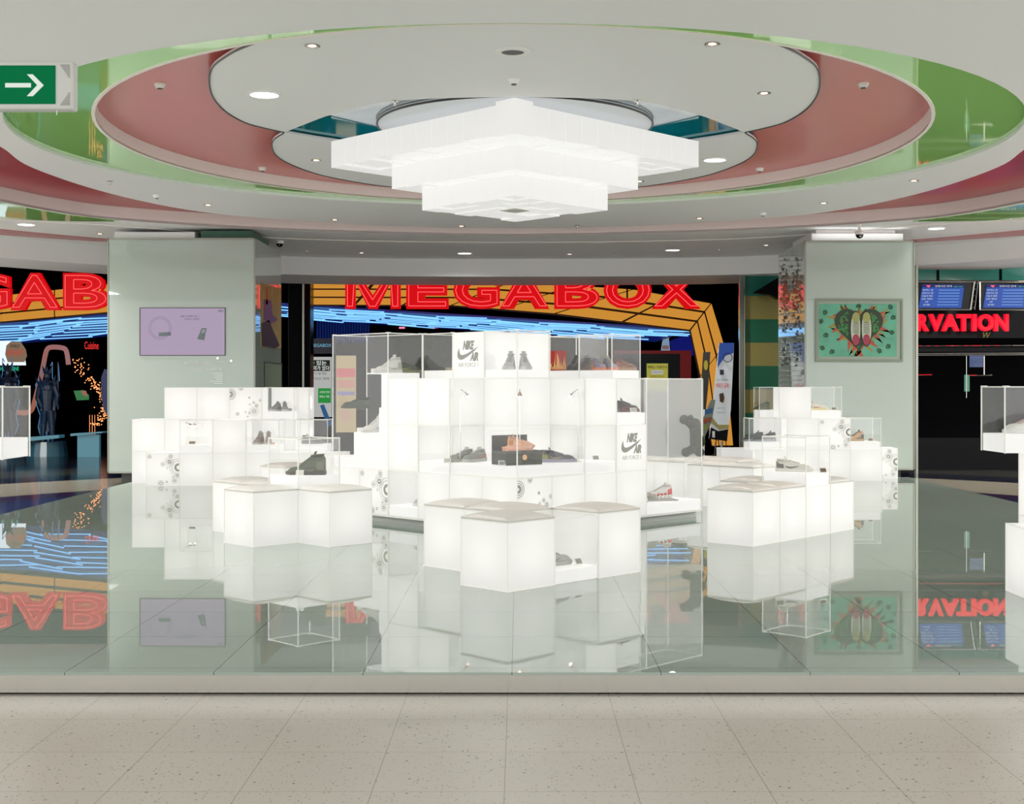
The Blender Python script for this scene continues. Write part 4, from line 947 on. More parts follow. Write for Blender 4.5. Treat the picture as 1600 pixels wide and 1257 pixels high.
for px, py, lb in ((340,560,'left'),(361,564,'right')):
    p = W(px, py, YL-.004); tag(obj('push_button', MB().ring((0,0,0), .006, .015, .004).ring((0,-.001,0), 0, .006, .004).mesh('push_button', M['chrome']), None, tuple(p)), lb+' of two small round buttons below the video screen', 'button')
# right column picture: heart, flames, two sneakers seen from above
t = thing('wall_picture', 'framed green heart painting with two sneakers on the right column', 'picture', tuple(W(1342, 566, YR)))
mb = MB(); 
for q in ([(1274,467),(1411,467),(1411,471),(1274,471)], [(1274,562),(1411,562),(1411,566),(1274,566)], [(1274,471),(1277,471),(1277,562),(1274,562)], [(1408,471),(1411,471),(1411,562),(1408,562)]): flat(mb, q, YR-.02, .02)
part(mb, 'frame', mat('grey_green_frame', (.20,.25,.19), .4), t)
part(flat(MB(), [(1277,471),(1408,471),(1408,562),(1277,562)], YR-.006, .006), 'mount', mat('picture_mount', (.30,.35,.29), .4), t)
part(flat(MB(), [(1279.5,475),(1401,475),(1401,557.5),(1279.5,557.5)], YR-.010, .004), 'canvas', mat('teal_canvas', (.10,.36,.24), .5, noise=(5,.35)), t)
rr = random.Random(3)
def heart(cx, cy, s, n=40): return [(cx+s*16*math.sin(a)**3/16, cy-s*(13*math.cos(a)-5*math.cos(2*a)-2*math.cos(3*a)-math.cos(4*a))/16) for a in [2*PI*i/n for i in range(n)]]
mbs = {'flames_red': (MB(), (.42,.06,.03)), 'flames_olive': (MB(), (.28,.22,.03))}
for k in range(46):
    a = 2*PI*k/46; hx = 1342+36*math.sin(a)**3; hy = 513-2.2*(13*math.cos(a)-5*math.cos(2*a)-2*math.cos(3*a)-math.cos(4*a)); dx, dy = hx-1342, hy-513; l_ = math.hypot(dx, dy)+.1
    ux, uy = dx/l_, dy/l_; e_ = rr.uniform(8, 20); vx, vy = -uy, ux; sg = rr.choice((-1, 1))
    q = [(hx-vx*4, hy-vy*4), (hx+vx*4, hy+vy*4), (hx+ux*e_*.6+vx*sg*3, hy+uy*e_*.6+vy*sg*3), (hx+ux*e_+vx*sg*8, hy+uy*e_+vy*sg*8)]
    q = [(max(1280, min(1400.5, x)), max(475.5, min(557, y))) for x, y in q]
    flat(mbs['flames_red' if k % 2 else 'flames_olive'][0], q, YR-.0115-.0002*(k%2), .001)
for n_, (m_, c_) in mbs.items(): part(m_, n_, mat(n_, c_, .5), t)
part(flat(MB(), heart(1342, 511, 38), YR-.014, .002), 'heart', mat('dark_green_heart', (.008,.035,.012), .5), t)
for nm, c_, n_, sz in (('leaves', (.02,.20,.04), 60, 3.2), ('leaves_bright', (.10,.26,.06), 26, 2.2), ('berries', (.30,.04,.02), 18, 1.3)):
    mb = MB(); k = 0
    while k < n_:
        x = rr.uniform(1306, 1378); y = rr.uniform(482, 548)
        hx, hy = (x-1342)/33, (y-511)/33
        if hx*hx+hy*hy > .9 or (hy > .2 and abs(hx) > 1-hy) or abs(x-1342) < 17 and y < 541: continue
        a = rr.uniform(0, PI); flat(mb, [(x+sz*math.cos(a), y+sz*math.sin(a)), (x-sz*.4*math.sin(a), y+sz*.4*math.cos(a)), (x-sz*math.cos(a), y-sz*math.sin(a)), (x+sz*.4*math.sin(a), y-sz*.4*math.cos(a))], YR-.0155-.0001*k/10, .001); k += 1
    part(mb, nm, mat('painted_'+nm, c_, .5), t)
mb = MB()
for cx, cy, a0 in ((1290,486,.3),(1293,523,1.2),(1287,545,2),(1302,548,.8),(1393,482,2.4),(1390,540,.9),(1376,550,2.2),(1396,520,1.7),(1284,500,.5),(1344,478,1.4),(1398,495,1)):
    P1 = [(cx+7*s*math.cos(a0+s*1.6), cy+7*s*math.sin(a0+s*1.6)) for s in (-1,-.6,-.2,.2,.6,1)]
    P1 = [(max(1281.5,min(1399,x)), max(477,min(555.5,y))) for x, y in P1]
    for i, (a, b) in enumerate(zip(P1, P1[1:])):
        w_ = (.006, .013, .019, .019, .012, .005); mb.rod(W(*a, YR-.010), W(*b, YR-.010), w_[i], w_[i+1], n=8)
for v_ in mb.bm.verts: v_.co.y = YR-.010+(v_.co.y-YR+.010)*.2
part(mb, 'dark_birds', mat('painted_dark_green', (.008,.07,.03), .5), t)
for k, cx in enumerate((1337.5, 1354)):
    E = lambda a, b, cx_, cy_, n=24: [(cx_+a*math.cos(2*PI*i/n), cy_+b*math.sin(2*PI*i/n)) for i in range(n)]
    part(flat(MB(), [(x, y) for x, y in E(9.2, 28, cx-.5 if k == 0 else cx, 514)], YR-.018, .001), 'sneaker_outline', mat('painted_black', (.004,.006,.004), .5) if k == 0 else bpy.data.materials['painted_black'], t)
    part(flat(MB(), E(7.6, 26, cx-.5 if k == 0 else cx, 514), YR-.019, .001), 'painted_sneaker', mat('painted_cream', (.45,.50,.38), .5) if k == 0 else bpy.data.materials['painted_cream'], t)
    part(flat(MB(), E(6, 8.5, cx, 496.5), YR-.020, .001), 'painted_toe', mat('painted_olive', (.30,.32,.10), .5) if k == 0 else bpy.data.materials['painted_olive'], t)
    part(flat(MB(), E(5.6, 8.8, cx, 531), YR-.020, .001), 'painted_insole', mat('painted_crimson', (.32,.03,.06), .5) if k == 0 else bpy.data.materials['painted_crimson'], t)
    mb = MB()
    for j in range(7): mb.path([W(cx-4.6, 504+2.6*j, YR-.021), W(cx+4.6, 505.4+2.6*j, YR-.021)], .0035, 5)
    part(mb, 'painted_laces', bpy.data.materials['painted_black'], t)
# side faces: left column right side poster, right column left side mosaic
xs = cl.location.x+(399-168)*YL/FPX/2; 
def side_pt(x, px, py):     # point on the plane x = const seen at a pixel
    Y = x*FPX/(px-PX); return Vector((x, Y, CZ-(py-HY)*Y/FPX))
def onside(x, pts, th): mb = MB(); mb.slab([side_pt(x, a, b) for a, b in pts], (th, 0, 0)); return mb
xs_ = xs-.008
t = thing('side_poster', 'yellow and black poster on the right side of the left column', 'poster', tuple(side_pt(xs_, 420, 545)))
part(onside(xs_, [(408,442),(439,452),(439,545),(408,543)], .006), 'sheet', mat('ochre_poster', (.30,.22,.05), .5, noise=(6,.5)), t)
part(onside(xs_+.007, [(409,505),(420,500),(428,520),(437,540),(430,545),(409,541)], .003), 'black_figure', mat('poster_black', (.02,.01,.01), .5), t)
part(onside(xs_+.007, [(416,448),(419,449),(418,476),(415,476)], .003), 'red_stroke', mat('poster_red', (.5,.06,.04), .5), t)
part(onside(xs_+.007, [(412,468),(424,470),(426,492),(434,500),(424,506),(412,500)], .003), 'violet_shape', mat('poster_violet', (.12,.06,.16), .5), t)
t = thing('wall_niche', 'tall framed niche low on the right side of the left column', 'niche', tuple(side_pt(xs_, 428, 606)))
part(onside(xs_, [(413,566),(440,569),(440,606),(413,606)], .004), 'panel', mat('niche_grey', (.22,.28,.2), .3), t)
mb = MB(); mb.path([side_pt(xs_+.006, *q) for q in ((413,606),(413,566),(440,569),(440,606))], .008, 6); part(mb, 'niche_frame', M['dark'], t)
xr = cr_.location.x-(1429-1257)*YR/FPX/2
t = thing('mosaic_graphic', 'dark mosaic sneaker graphic on the left side of the right column', 'wall graphic', tuple(side_pt(xr-.001, 1240, 570)))
for nm, c_, n_, (ya, yb) in (('dark_pieces', (.02,.05,.035), 150, (402, 572)), ('amber_pieces', (.28,.12,.03), 60, (430, 480)), ('red_pieces', (.5,.02,.03), 40, (443, 482)), ('pale_pieces', (.5,.52,.45), 60, (402, 570))):
    mb = MB()
    for k in range(n_):
        px = rr.choice((rr.gauss(1226, 3), rr.gauss(1244, 4))); py = rr.uniform(ya, yb); px = max(1218.5, min(1252, px)); w_, h_ = rr.uniform(.5, 1.6), rr.uniform(.8, 2.2)
        mb.slab([side_pt(xr+.004-.0004*(k%5), *q) for q in ((px-w_, py-h_), (px+w_, py-h_), (px+w_, py+h_), (px-w_, py+h_))], (-.003, 0, 0))
    o_ = part(mb, nm, mat('mosaic_'+nm, c_, .3), t)
mb = MB()
for k in range(40): py = 400+k*7.5; mb.path([side_pt(xr+.006, 1218, py), side_pt(xr+.006, 1253, py)], .0035, 4)
part(mb, 'blind_lines', M['markl'], t)

# ---------------------------------------------------------------- neon cinema front
def inset(P, d):
    n = len(P); ar = sum(P[i][0]*P[(i+1)%n][1]-P[(i+1)%n][0]*P[i][1] for i in range(n)); sg = 1 if ar > 0 else -1; out = []
    for i in range(n):
        a, b, c = Vector(P[i-1]), Vector(P[i]), Vector(P[(i+1)%n]); u = (b-a).normalized(); v = (c-b).normalized()
        n1, n2 = Vector((-u.y, u.x))*sg, Vector((-v.y, v.x))*sg; k = (n1+n2); k = k/max(.35, k.dot(n1)) ; out.append(b+k*d)
    return out
def bigletter(t, ch, x0, x1, y0, y1, Y):
    if ch == 'M':
        w, h = (x1-x0)*Y/FPX, (y1-y0)*Y/FPX; p = W((x0+x1)/2, (y0+y1)/2, Y)-Vector(t.location)
        P2 = [((a-.5)*w, (b-.5)*h) for a, b in ((0,0),(0,1),(.22,1),(.5,.36),(.78,1),(1,1),(1,0),(.82,0),(.82,.74),(.58,0),(.42,0),(.18,.74),(.18,0))]
        o = obj('letter', MB().slab([(a, -.06, b) for a, b in P2], (0, .12, 0)).mesh('letter', M['redface']), t, tuple(p))
        q = inset(P2, .045); mb = MB(); mb.path([(a.x, -.085, a.y) for a in q+[q[0]]], .0075, 5); mb.build('neon_outline', M['redneon'], o); return
    w, h = (x1-x0)*Y/FPX, (y1-y0)*Y/FPX; p = W((x0+x1)/2, (y0+y1)/2, Y)-Vector(t.location)
    me = textmesh(ch, M['redface'], extrude=.12, bold=.072, box=(w, h)); o = obj('letter', me, t, tuple(p))
    # inline neon: outline of the same letter, drawn inwards
    cu = bpy.data.curves.new('t', 'FONT'); cu.body = ch; cu.size = 1; cu.offset = .05; cu.fill_mode = 'NONE'; cu.resolution_u = 4
    ob = bpy.data.objects.new('t', cu); C.objects.link(ob); dg = bpy.context.evaluated_depsgraph_get(); m2 = bpy.data.meshes.new_from_object(ob.evaluated_get(dg)); bpy.data.objects.remove(ob)
    vs = [v.co.copy() for v in m2.vertices]; xs = [v.x for v in vs]; ys = [v.y for v in vs]; ins = .05
    sx = (w-2*ins)/(max(xs)-min(xs)); sy = (h-2*ins)/(max(ys)-min(ys)); cx, cy = (max(xs)+min(xs))/2, (max(ys)+min(ys))/2
    mb = MB(); P_ = [Vector(((v.x-cx)*sx, -.085, (v.y-cy)*sy)) for v in vs]
    for e in m2.edges: mb.rod(P_[e.vertices[0]], P_[e.vertices[1]], .0075, n=5)
    mb.build('neon_outline', M['redneon'], o)
YS = 24.2
ms = thing('neon_sign', 'large red neon MEGABOX sign above the entrance between the columns', 'neon sign', tuple(W(816, 483, YS)))
for ch, a, b in (('M',540,626),('E',635,701),('G',708,781),('A',781,858),('B',866,937),('O',943,1018),('X',1018,1094)): bigletter(ms, ch, a, b, 425, 483, YS)
ms = thing('neon_sign', 'red neon GAB part of a second sign at the left edge', 'neon sign', tuple(W(60, 485, YS)))
for ch, a, b in (('G',-56,18),('A',18,96),('B',100,172)): bigletter(ms, ch, a, b, 427, 485, YS)
def hang(t, pts, Y, name='hanger'):
    mb = MB()
    for px, py in pts: q = W(px, py, Y); mb.rod(tuple(q), (q.x, q.y, 4.2), .015, n=6)
    part(mb, name, M['blackm'], t)
hang(ms, [(60, 440), (130, 440)], YS+.08); hang(bpy.data.objects['neon_sign'], [(560, 440), (740, 440), (900, 440), (980, 470)], YS+.08)
def lerp(a, b, t): return (a[0]+(b[0]-a[0])*t, a[1]+(b[1]-a[1])*t)
def resample(P, ks):
    out = []
    for k in ks: i = min(int(k), len(P)-2); out.append(lerp(P[i], P[i+1], k-i))
    return out
def arch(label, outer, inner, nb, Y0, dY, div):
    t = thing('backlit_arch', label, 'arch', tuple(W(outer[0][0], inner[0][1], Y0)))
    for b in range(nb):
        Yb = Y0+dY*b; f0, f1 = (b+.04)/nb, (b+.82)/nb
        for k in range(len(outer)-1):
            for j in range(div[k]):
                ta, tb = j/div[k]+.012, (j+1)/div[k]-.012
                o1, o2 = lerp(outer[k], outer[k+1], ta), lerp(outer[k], outer[k+1], tb); i1, i2 = lerp(inner[k], inner[k+1], ta), lerp(inner[k], inner[k+1], tb)
                part(MB().slab([W(*q, Yb) for q in (lerp(o1, i1, f0), lerp(o2, i2, f0), lerp(o2, i2, f1), lerp(o1, i1, f1))], (0, .08, 0)), 'amber_panel', M['amber'], t)
    mb = MB()
    for k in range(len(outer)-1): mb.slab([W(*q, Y0+dY*nb+.1) for q in (outer[k], outer[k+1], inner[k+1], inner[k])], (0, .1, 0))
    part(mb, 'frame', M['brown'], t)
    return t
arch('wide amber backlit arch framing the cinema entrance behind the big sign', [(478,440),(800,440),(990,452),(1112,474),(1132,540),(1146,698)], [(478,478),(700,479),(860,492),(1078,518),(1093,590),(1112,698)], 3, 25.0, .35, (3,2,2,1,2))
arch('amber backlit arch behind the second neon sign at the left edge', [(-60,476),(0,462),(168,444)], [(-60,512),(0,505),(168,490)], 3, 25.0, .35, (1,2))
# neon tubes on the entrance ceiling: zigzag rows under two slanting canopies
tubeme = MB().rod((-.5, 0, 0), (.5, 0, 0), .014, n=6).mesh('neon_tube', M['tube'])
def tubes(zf, rows, xr, lb, grp, seed):
    r_ = random.Random(seed)
    for k in range(rows):
        Y = 26.5+6.0*(k/rows)**1.15; x0_, x1_ = xr(Y); L_ = 1.25; x = x0_+r_.uniform(-.6, 0); sg = 1
        while x < x1_:
            a = R(r_.uniform(16, 38))*sg; p = Vector((x, Y-.5*L_*math.sin(a), 0)); q = Vector((x+L_*math.cos(a), Y+.5*L_*math.sin(a), 0))
            p.z, q.z = zf(p.x)-.016-.03*(sg > 0), zf(q.x)-.016-.03*(sg > 0); d_ = q-p
            o = obj('neon_tube', tubeme, None, tuple((p+q)/2)); o.rotation_euler = d_.to_track_quat('X', 'Z').to_euler(); o.scale = (d_.length, 1, 1)
            tag(o, lb, 'neon tube', grp); x += L_*math.cos(a)*r_.uniform(.86, 1.02); sg = -sg
zc_ = lambda x: 2.90-.0634*(x+4.2)
zl_ = lambda x: 2.74+.082*(x+8.14)
tubes(zc_, 8, lambda Y: ((474-PX)*Y/FPX, 2.75-(Y-26)*.05), 'pale blue neon tube in the zigzag under the central entrance ceiling', 'blue neon tubes of the central entrance', 1)
tubes(zl_, 8, lambda Y: (-10.6-(Y-26)*.4, -7.8-(Y-26)*.2), 'pale blue neon tube in the zigzag under the left entrance ceiling', 'blue neon tubes of the left entrance', 2)
bc = mat('blue_ceiling', (.01,.02,.2), .3, emit=(.012,.03,.30), es=.3)
for x0_, x1_, zf, lb in ((-5.4, 3.45, zc_, 'dark blue canopy ceiling of the central entrance carrying neon tubes'), (-13.2, -7.3, zl_, 'dark blue canopy ceiling of the left entrance carrying neon tubes')):
    mb = MB(); mb.slab([(x0_,26.32,zf(x0_)), (x1_,26.32,zf(x1_)), (x1_,33,zf(x1_)), (x0_,33,zf(x0_))], (0,0,.04))
    for x_ in (x0_+.5, x1_-.5): mb.rod((x_,32,zf(x_)+.03), (x_,32,4.2), .03, n=6)
    tag(mb.build('canopy', bc), lb, 'canopy')
# inside the central entrance
def panel(name, label, cat, pts, Y, m, th=.05): 
    t = thing(name, label, cat, tuple(W(pts[2][0], pts[2][1], Y))); part(flat(MB(), pts, Y, th), 'panel', m, t)
    pl_ = W(sum(p[0] for p in pts)/4 if len(pts) == 4 else pts[2][0], max(p[1] for p in pts), Y+th*.5); part(MB().rod((pl_.x, Y+th+.02, 0), (pl_.x, Y+th+.02, pl_.z+.15), .02, n=8), 'support_post', M['blackm'], t); return t
rect = lambda a, b, c, d: [(a,b),(c,b),(c,d),(a,d)]
YB = 36
cur = thing('corrugated_screen', 'dark blue corrugated curtain under the neon ceiling left of centre', 'curtain', tuple(W(536, 530, YB)))
mb = MB()
for k in range(20): mb.rod(W(496+k*4.2, 500, YB), W(496+k*4.2, 536, YB), .026, n=8)
mb.rod(W(500,502,YB), (W(500,502,YB).x, YB, 4.2), .02, n=6); mb.rod(W(572,502,YB), (W(572,502,YB).x, YB, 4.2), .02, n=6)
part(mb, 'ribs', mat('curtain_blue', (.01,.03,.20), .3, emit=(.01,.04,.3), es=.25), cur)
t = panel('counter_fascia', 'navy fascia with a small pale MEGABOX name left of the tower', 'sign board', rect(478,529,524,553), 30, M['navy']); ptext('lettering', 'MEGABOX', glow('pale_blue_letters', (.25,.6,.8), .6), 502, 540, 29.97, 32, 5, t, bold=.01)
t = panel('wall_poster', 'black and white Korean poster beside the dark pillar', 'poster', rect(482,558,518,652), 27, glow('poster_white', (.55,.56,.54), .75)); dk = mat('poster_dark_green', (.005,.02,.012), .5)
part(flat(MB(), rect(482,563,515.5,580), 26.99, .01), 'dark_band', dk, t)
wl = glow('poster_letters', (.9,.95,.88), .8)
ptext('headline', '라 있는', wl, 497, 567.5, 26.97, 26, 7, t, bold=.01); ptext('headline', '의미가 있다', wl, 499, 575.5, 26.97, 31, 7, t, bold=.01)
tx = mat('poster_text_grey', (.12,.14,.14), .5)
ptext('body_text', '영화 나 할 때로', tx, 497, 584, 26.97, 26, 4, t); ptext('body_text', '인터넷 예매', tx, 500, 592, 26.97, 28, 4, t)
part(flat(MB(), rect(497,607,517,630), 26.98, .01), 'green_label', glow('poster_green', (.02,.30,.05), .8), t)
ptext('label_text', '시간표 안내', wl, 507, 613, 26.96, 15, 3.5, t); ptext('label_text', '매표소 이용', wl, 507, 620, 26.96, 15, 3.5, t)
part(flat(MB(), [(500,634),(506,632),(519,664),(512,668)], 26.98, .01), 'blue_ribbon', glow('poster_blue', (.03,.12,.3), .7), t)
t = panel('wall_poster', 'pastel yellow and pink poster seen through the left wing case', 'poster', rect(525,556,556,676), 27, glow('poster_pastel', (.62,.50,.30), .8))
part(flat(MB(), rect(526,576,555,590), 26.98, .01), 'pink_title', glow('poster_pink', (.75,.22,.24), .8), t); part(flat(MB(), rect(527,612,554,618), 26.98, .01), 'lilac_band', glow('poster_lilac', (.35,.32,.55), .8), t)
part(flat(MB(), [(540+9*math.cos(a*.5), 650+10*math.sin(a*.5)) for a in range(12)], 26.98, .01), 'child_face', glow('poster_face', (.75,.5,.4), .7), t)
part(flat(MB(), rect(527,594,554,606), 26.98, .01), 'rose_band', glow('poster_rose', (.7,.35,.3), .8), t)
for k, (px, py) in enumerate(((628,512.5),(680,512),(702,511.5),(728,512),(752,514))):
    p = W(px, py, 33); tag(obj('pink_lamp', MB().rod((-.07,0,0),(.07,0,0),.02,n=8).mesh('pink_lamp', M['pink']), None, tuple(p)), 'small pink lamp in the dark foyer under the neon ceiling', 'lamp', 'row of small pink foyer lamps')
t = panel('ticket_booth', 'dark red framed ticket booth behind the tower on the right', 'booth', rect(960,548,1080,640), 31, mat('booth_black', (.01,.006,.006), .4), .6)
mr = mat('booth_red', (.10,.006,.006), .4, emit=(.2,.01,.01), es=.4)
part(flat(MB(), rect(960,548,1080,553), 30.95, .05), 'top_rail', mr, t); part(flat(MB(), rect(1063,553,1080,640), 30.95, .05), 'post', mr, t)
t = panel('notice_board', 'yellow notice board with Korean heading by the ticket booth', 'notice board', rect(1009,567,1045,612), 29, glow('notice_yellow', srgb(165,160,70), .9)); 
mb = MB(); mb.path([W(*q, 28.97) for q in ((1009,567),(1045,567),(1045,612),(1009,612),(1009,567))], .02, 6); part(mb, 'board_frame', mat('teal_frame', (.02,.08,.06), .5), t)
ptext('heading', '예매소 이용안내', M['black'], 1027, 574, 28.96, 30, 4.5, t, bold=.008); part(flat(MB(), rect(1018,579,1036,585), 28.97, .01), 'white_label', glow('label_white', (.6,.6,.6), .7), t); ptext('label_text', 'OPEN 09:00', tx, 1027, 582, 28.95, 15, 2, t); ptext('red_text', '예매소 안내', mat('notice_red', (.5,.08,.03), .5), 1027, 588.5, 28.95, 20, 2.6, t)
panel('blue_wall_panel', 'deep blue lit wall panel at the right end of the foyer', 'wall panel', [(1042,535),(1080,520),(1084,556),(1042,556)], 34, glow('deep_blue', (.01,.015,.25), .5))
t = panel('hanging_standee', 'pale pointed standee against the blue wall panel', 'standee', [(1042,520),(1045,528),(1047,548),(1033,548),(1035,534)], 32, glow('standee_pale', (.30,.45,.62), .6)); part(flat(MB(), rect(1035,540,1045,546), 31.97, .01), 'red_picture', mat('standee_red', (.4,.2,.2), .5, emit=(.4,.2,.2), es=.4), t)
# sloping banners
t = thing('banner_stand', 'tilted white and blue banner with red Korean lettering', 'banner', tuple(W(1125, 690, 20.5)))
Yb = 20.5
part(flat(MB(), [(1124,536),(1147,536),(1145,580),(1142,640),(1136,690),(1108,686),(1113,640),(1119,580)], Yb, .03), 'sheet', mat('banner_white', (.42,.44,.46), .5, emit=(.5,.53,.55), es=.35), t)
part(flat(MB(), [(1124,536),(1147,536),(1146,552),(1134,556),(1121,575)], Yb-.012, .01), 'blue_corner', glow('banner_blue', (.02,.07,.32), .7), t)
part(flat(MB(), [(1113,652),(1122,664),(1139,664),(1138,670),(1124,672),(1112,662)], Yb-.012, .01), 'olive_wave', mat('banner_olive', (.35,.33,.12), .5), t)
part(flat(MB(), [(1111,668),(1122,674),(1138,671),(1136,690),(1108,686)], Yb-.013, .01), 'dark_foot', M['black'], t)
ptext('red_lettering', '커피가 공짜!', glow('banner_red', (.55,.02,.03), .7), 1129, 603, Yb-.02, 21, 8, t, bold=.012); ptext('small_text', 'SKY T CINEMA', tx, 1129, 594, Yb-.02, 18, 2.6, t); ptext('small_text', '시네마 안내', tx, 1126, 645, Yb-.02, 14, 2.2, t); ptext('small_text', '영화 할인', tx, 1126, 638, Yb-.02, 11, 2, t)
part(flat(MB(), [(1124,616),(1130,614),(1132,622),(1130,630),(1125,628)], Yb-.016, .01), 'bee_shape', mat('banner_brown', (.06,.03,.01), .5), t)
mb = MB(); mb.path([W(1137+7*math.cos(a*PI/10), 559+7*math.sin(a*PI/10), Yb-.018) for a in range(21)], .006, 5); part(mb, 'round_badge', M['navy'], t); part(flat(MB(), rect(1125,578,1131,586), Yb-.016, .01), 'blue_square', M['navy'], t); part(flat(MB(), rect(1113,674,1117,684), Yb-.018, .005), 'label', wp, t)
mb = MB(); mb.rod(W(1128, 690, Yb+.1), (W(1128,690,Yb).x, Yb+.1, 0), .02); mb.rod(W(1128,600,Yb+.05), (W(1128,690,Yb).x, Yb+.9, 0), .012); part(mb, 'stand', M['steel'], t)
t = thing('banner_stand', 'narrow black banner with a yellow face mark left of the white banner', 'banner', tuple(W(1103, 630, 21.5)))
part(flat(MB(), [(1099,551),(1110,550),(1107,600),(1103,640),(1093,640),(1096,600)], 21.5, .03), 'sheet', mat('banner_black', (.02,.02,.018), .5), t)
part(flat(MB(), [(1103+3.2*math.cos(a*.6), 571+8*math.sin(a*.6)) for a in range(11)], 21.48, .01), 'yellow_mark', glow('mark_yellow', (.5,.42,.03), .6), t)
mb = MB(); mb.rod(W(1100, 640, 21.55), (W(1100,640,21.5).x, 21.55, 0), .02); part(mb, 'stand', M['steel'], t)
t = thing('banner_stand', 'low tilted pale banner with red and green blocks behind the right wing case', 'banner', tuple(W(1100, 700, 19.5)))
part(flat(MB(), [(1111,625),(1118,625),(1112,660),(1094,698),(1087,694),(1098,655)], 19.5, .03), 'sheet', mat('banner_grey', (.25,.30,.28), .5), t)
for q, c_, n_ in (([(1098,655),(1112,652),(1110,660),(1096,663)], (.40,.09,.03), 'orange_block'), ([(1095,665),(1107,663),(1104,672),(1092,674)], (.25,.32,.05), 'green_block'), ([(1103,640),(1113,638),(1112,646),(1101,648)], (.02,.15,.4), 'blue_block')): part(flat(MB(), q, 19.48, .01), n_, mat(n_, c_, .5), t)
mb = MB(); mb.rod(W(1090, 690, 19.6), (W(1090,690,19.6).x, 19.6, 0), .02); part(mb, 'stand', M['steel'], t)
# plush bear and an added frosted screen giving the grey behind the right wing case
YP = 12.38; t = thing('plush_bear', 'small dark plush bear with round ears seen through the right wing case', 'plush toy', tuple(W(1085, 714, YP)))
mb = MB(); k_ = YP/FPX
q_ = lambda px, py, dy=0: W(px, py, YP)+Vector((0, dy, 0))
for (px, py, r_, sz) in ((1088,690,12,1.5),(1086,665,11,1.05),(1069,656,7.5,1),(1079,653,4.5,1),(1072,707,7.5,1.0),(1093,707,8,.9),(1096,690,6,1.5)):
    c_ = q_(px, py); mb.ball(tuple(c_), r_*k_, .85 if r_ > 9 else 1, .7, sz)
mb.rod(q_(1069,657), q_(1083,668), 4*k_, 6*k_); mb.rod(q_(1073,707), q_(1086,700), 6*k_, 8*k_); mb.rod(q_(1086,668), q_(1088,684), 9*k_, 10*k_)
part(mb, 'body', mat('dark_plush', (.022,.026,.012), .9, bump=(80,.5)), t, smooth=True)
part(MB().box(W(1085,715,YP).x-.09, W(1085,715,YP).x+.08, YP-.06, YP+.06, .1, W(1085,714.5,YP).z), 'clear_stand', M['clear'], t)
t = thing('added_frosted_screen', 'added frosted screen that gives the grey tone behind the right wing case', 'screen', (W(1056, 715, 12.6).x, 12.6, ZP))
part(flat(MB(), rect(1006,592,1099,716), 12.6, .006), 'sheet', M['frost'], t)
mb = MB(); 
for px in (1008, 1097): mb.rod((W(px,600,12.62).x, 12.62, ZP), (W(px,600,12.62).x, 12.62, W(px,594,12.62).z), .006, n=8)
part(mb, 'posts', M['steel'], t)
# striped wall and pillars
YW = 21.5
t = thing('striped_wall', 'wall with olive and green horizontal stripes left of the right column', 'wall panel', (W(1188, 600, YW).x, YW, 0))
gm, om, tm = mat('glitter_green', (.003,.085,.04), .35, noise=(40,.4)), mat('olive_stripe', (.20,.17,.045), .4, noise=(30,.15)), mat('teal_stripe', (.01,.16,.12), .3)
for k in range(9):
    a, b = (426+36.6*k, 426+36.6*(k+1)); m_ = tm if k == 0 else (om if k % 2 else gm)
    part(flat(MB(), rect(1163.5,a,1300,b-.15), YW, .2), 'stripe', m_, t)
part(flat(MB(), [(1177,458),(1216,434),(1216,468),(1205,461)], YW-.3, .2), 'awning', M['black'], t)
def pillar(name, label, px, w, Y, z0, z1_, m):
    p = W(px, 600, Y); return tag(obj(name, MB().rod((0,0,z0),(0,0,z1_),w,n=16).mesh(name, m), None, (p.x, Y, 0)), label, 'pole')
t = tag(obj('metal_post', MB().box(-.045,.045,0,.1,0,3.2).mesh('metal_post', M['steel'], .004), None, (W(1159.5,600,21.4).x, 21.4, 0)), 'steel post at the left edge of the striped wall', 'post')
tag(obj('dark_pillar', MB().box(-.2,.2,0,.4,0,3.6).mesh('dark_pillar', M['black'], .01), None, (W(463,600,23.3).x-.0, 23.6, 0)), 'glossy black pillar just right of the left column', 'pillar')
tag(obj('metal_post', MB().rod((0,0,0),(0,0,3.6),.02,n=8).mesh('metal_post', M['trim']), None, (W(474,600,23.2).x, 23.2, 0)), 'thin chrome post beside the glossy black pillar', 'post')
tag(obj('metal_post', MB().rod((0,0,0),(0,0,3.1),.03,n=10).mesh('metal_post', M['trim']), None, (W(1431.5,600,19.5).x, 19.5, 0)), 'chrome post at the right edge of the right column', 'post')
# ---------------------------------------------------------------- ticket reservation area on the right
YQ = 20.0
t = thing('ticket_counter', 'black ticket reservation front at the right with teal glass strip above', 'counter', (W(1520, 600, YQ).x, YQ+.1, 0))
xa = W(1431, 600, YQ).x
mb = MB().box(xa, 12, YQ+.35, YQ+.5, 2.05, 3.4).box(xa, 12, YQ+.35, YQ+.5, 0, .5); part(mb, 'black_wall', M['black'], t)
part(MB().box(xa, 12, YQ+2.5, YQ+2.6, 0, 3.2), 'back_wall', M['blackm'], t)
tg = mat('teal_glass', (.01,.10,.075), .1, emit=(.01,.12,.09), es=.35)
for a, b in ((1431,1463),(1468,1561),(1566,1660)): part(flat(MB(), rect(a,413,b,438), YQ+.3, .03), 'teal_pane', tg, t)
mb = MB()
for py in (440, 541, 553, 555.5): mb.rod(W(1430, py, YQ+.1), W(1660, py-1, YQ+.1), .008, n=6)
part(mb, 'steel_rails', M['chrome'], t)
part(flat(MB(), rect(1431,543,1660,550), YQ+.32, .03), 'lower_band', M['black'], t)
part(flat(MB(), rect(1515,556,1538,574), YQ+.6, .02), 'small_blue_display', mat('dim_blue_display', (.004,.015,.05), .3, emit=(.02,.06,.22), es=.5), t)
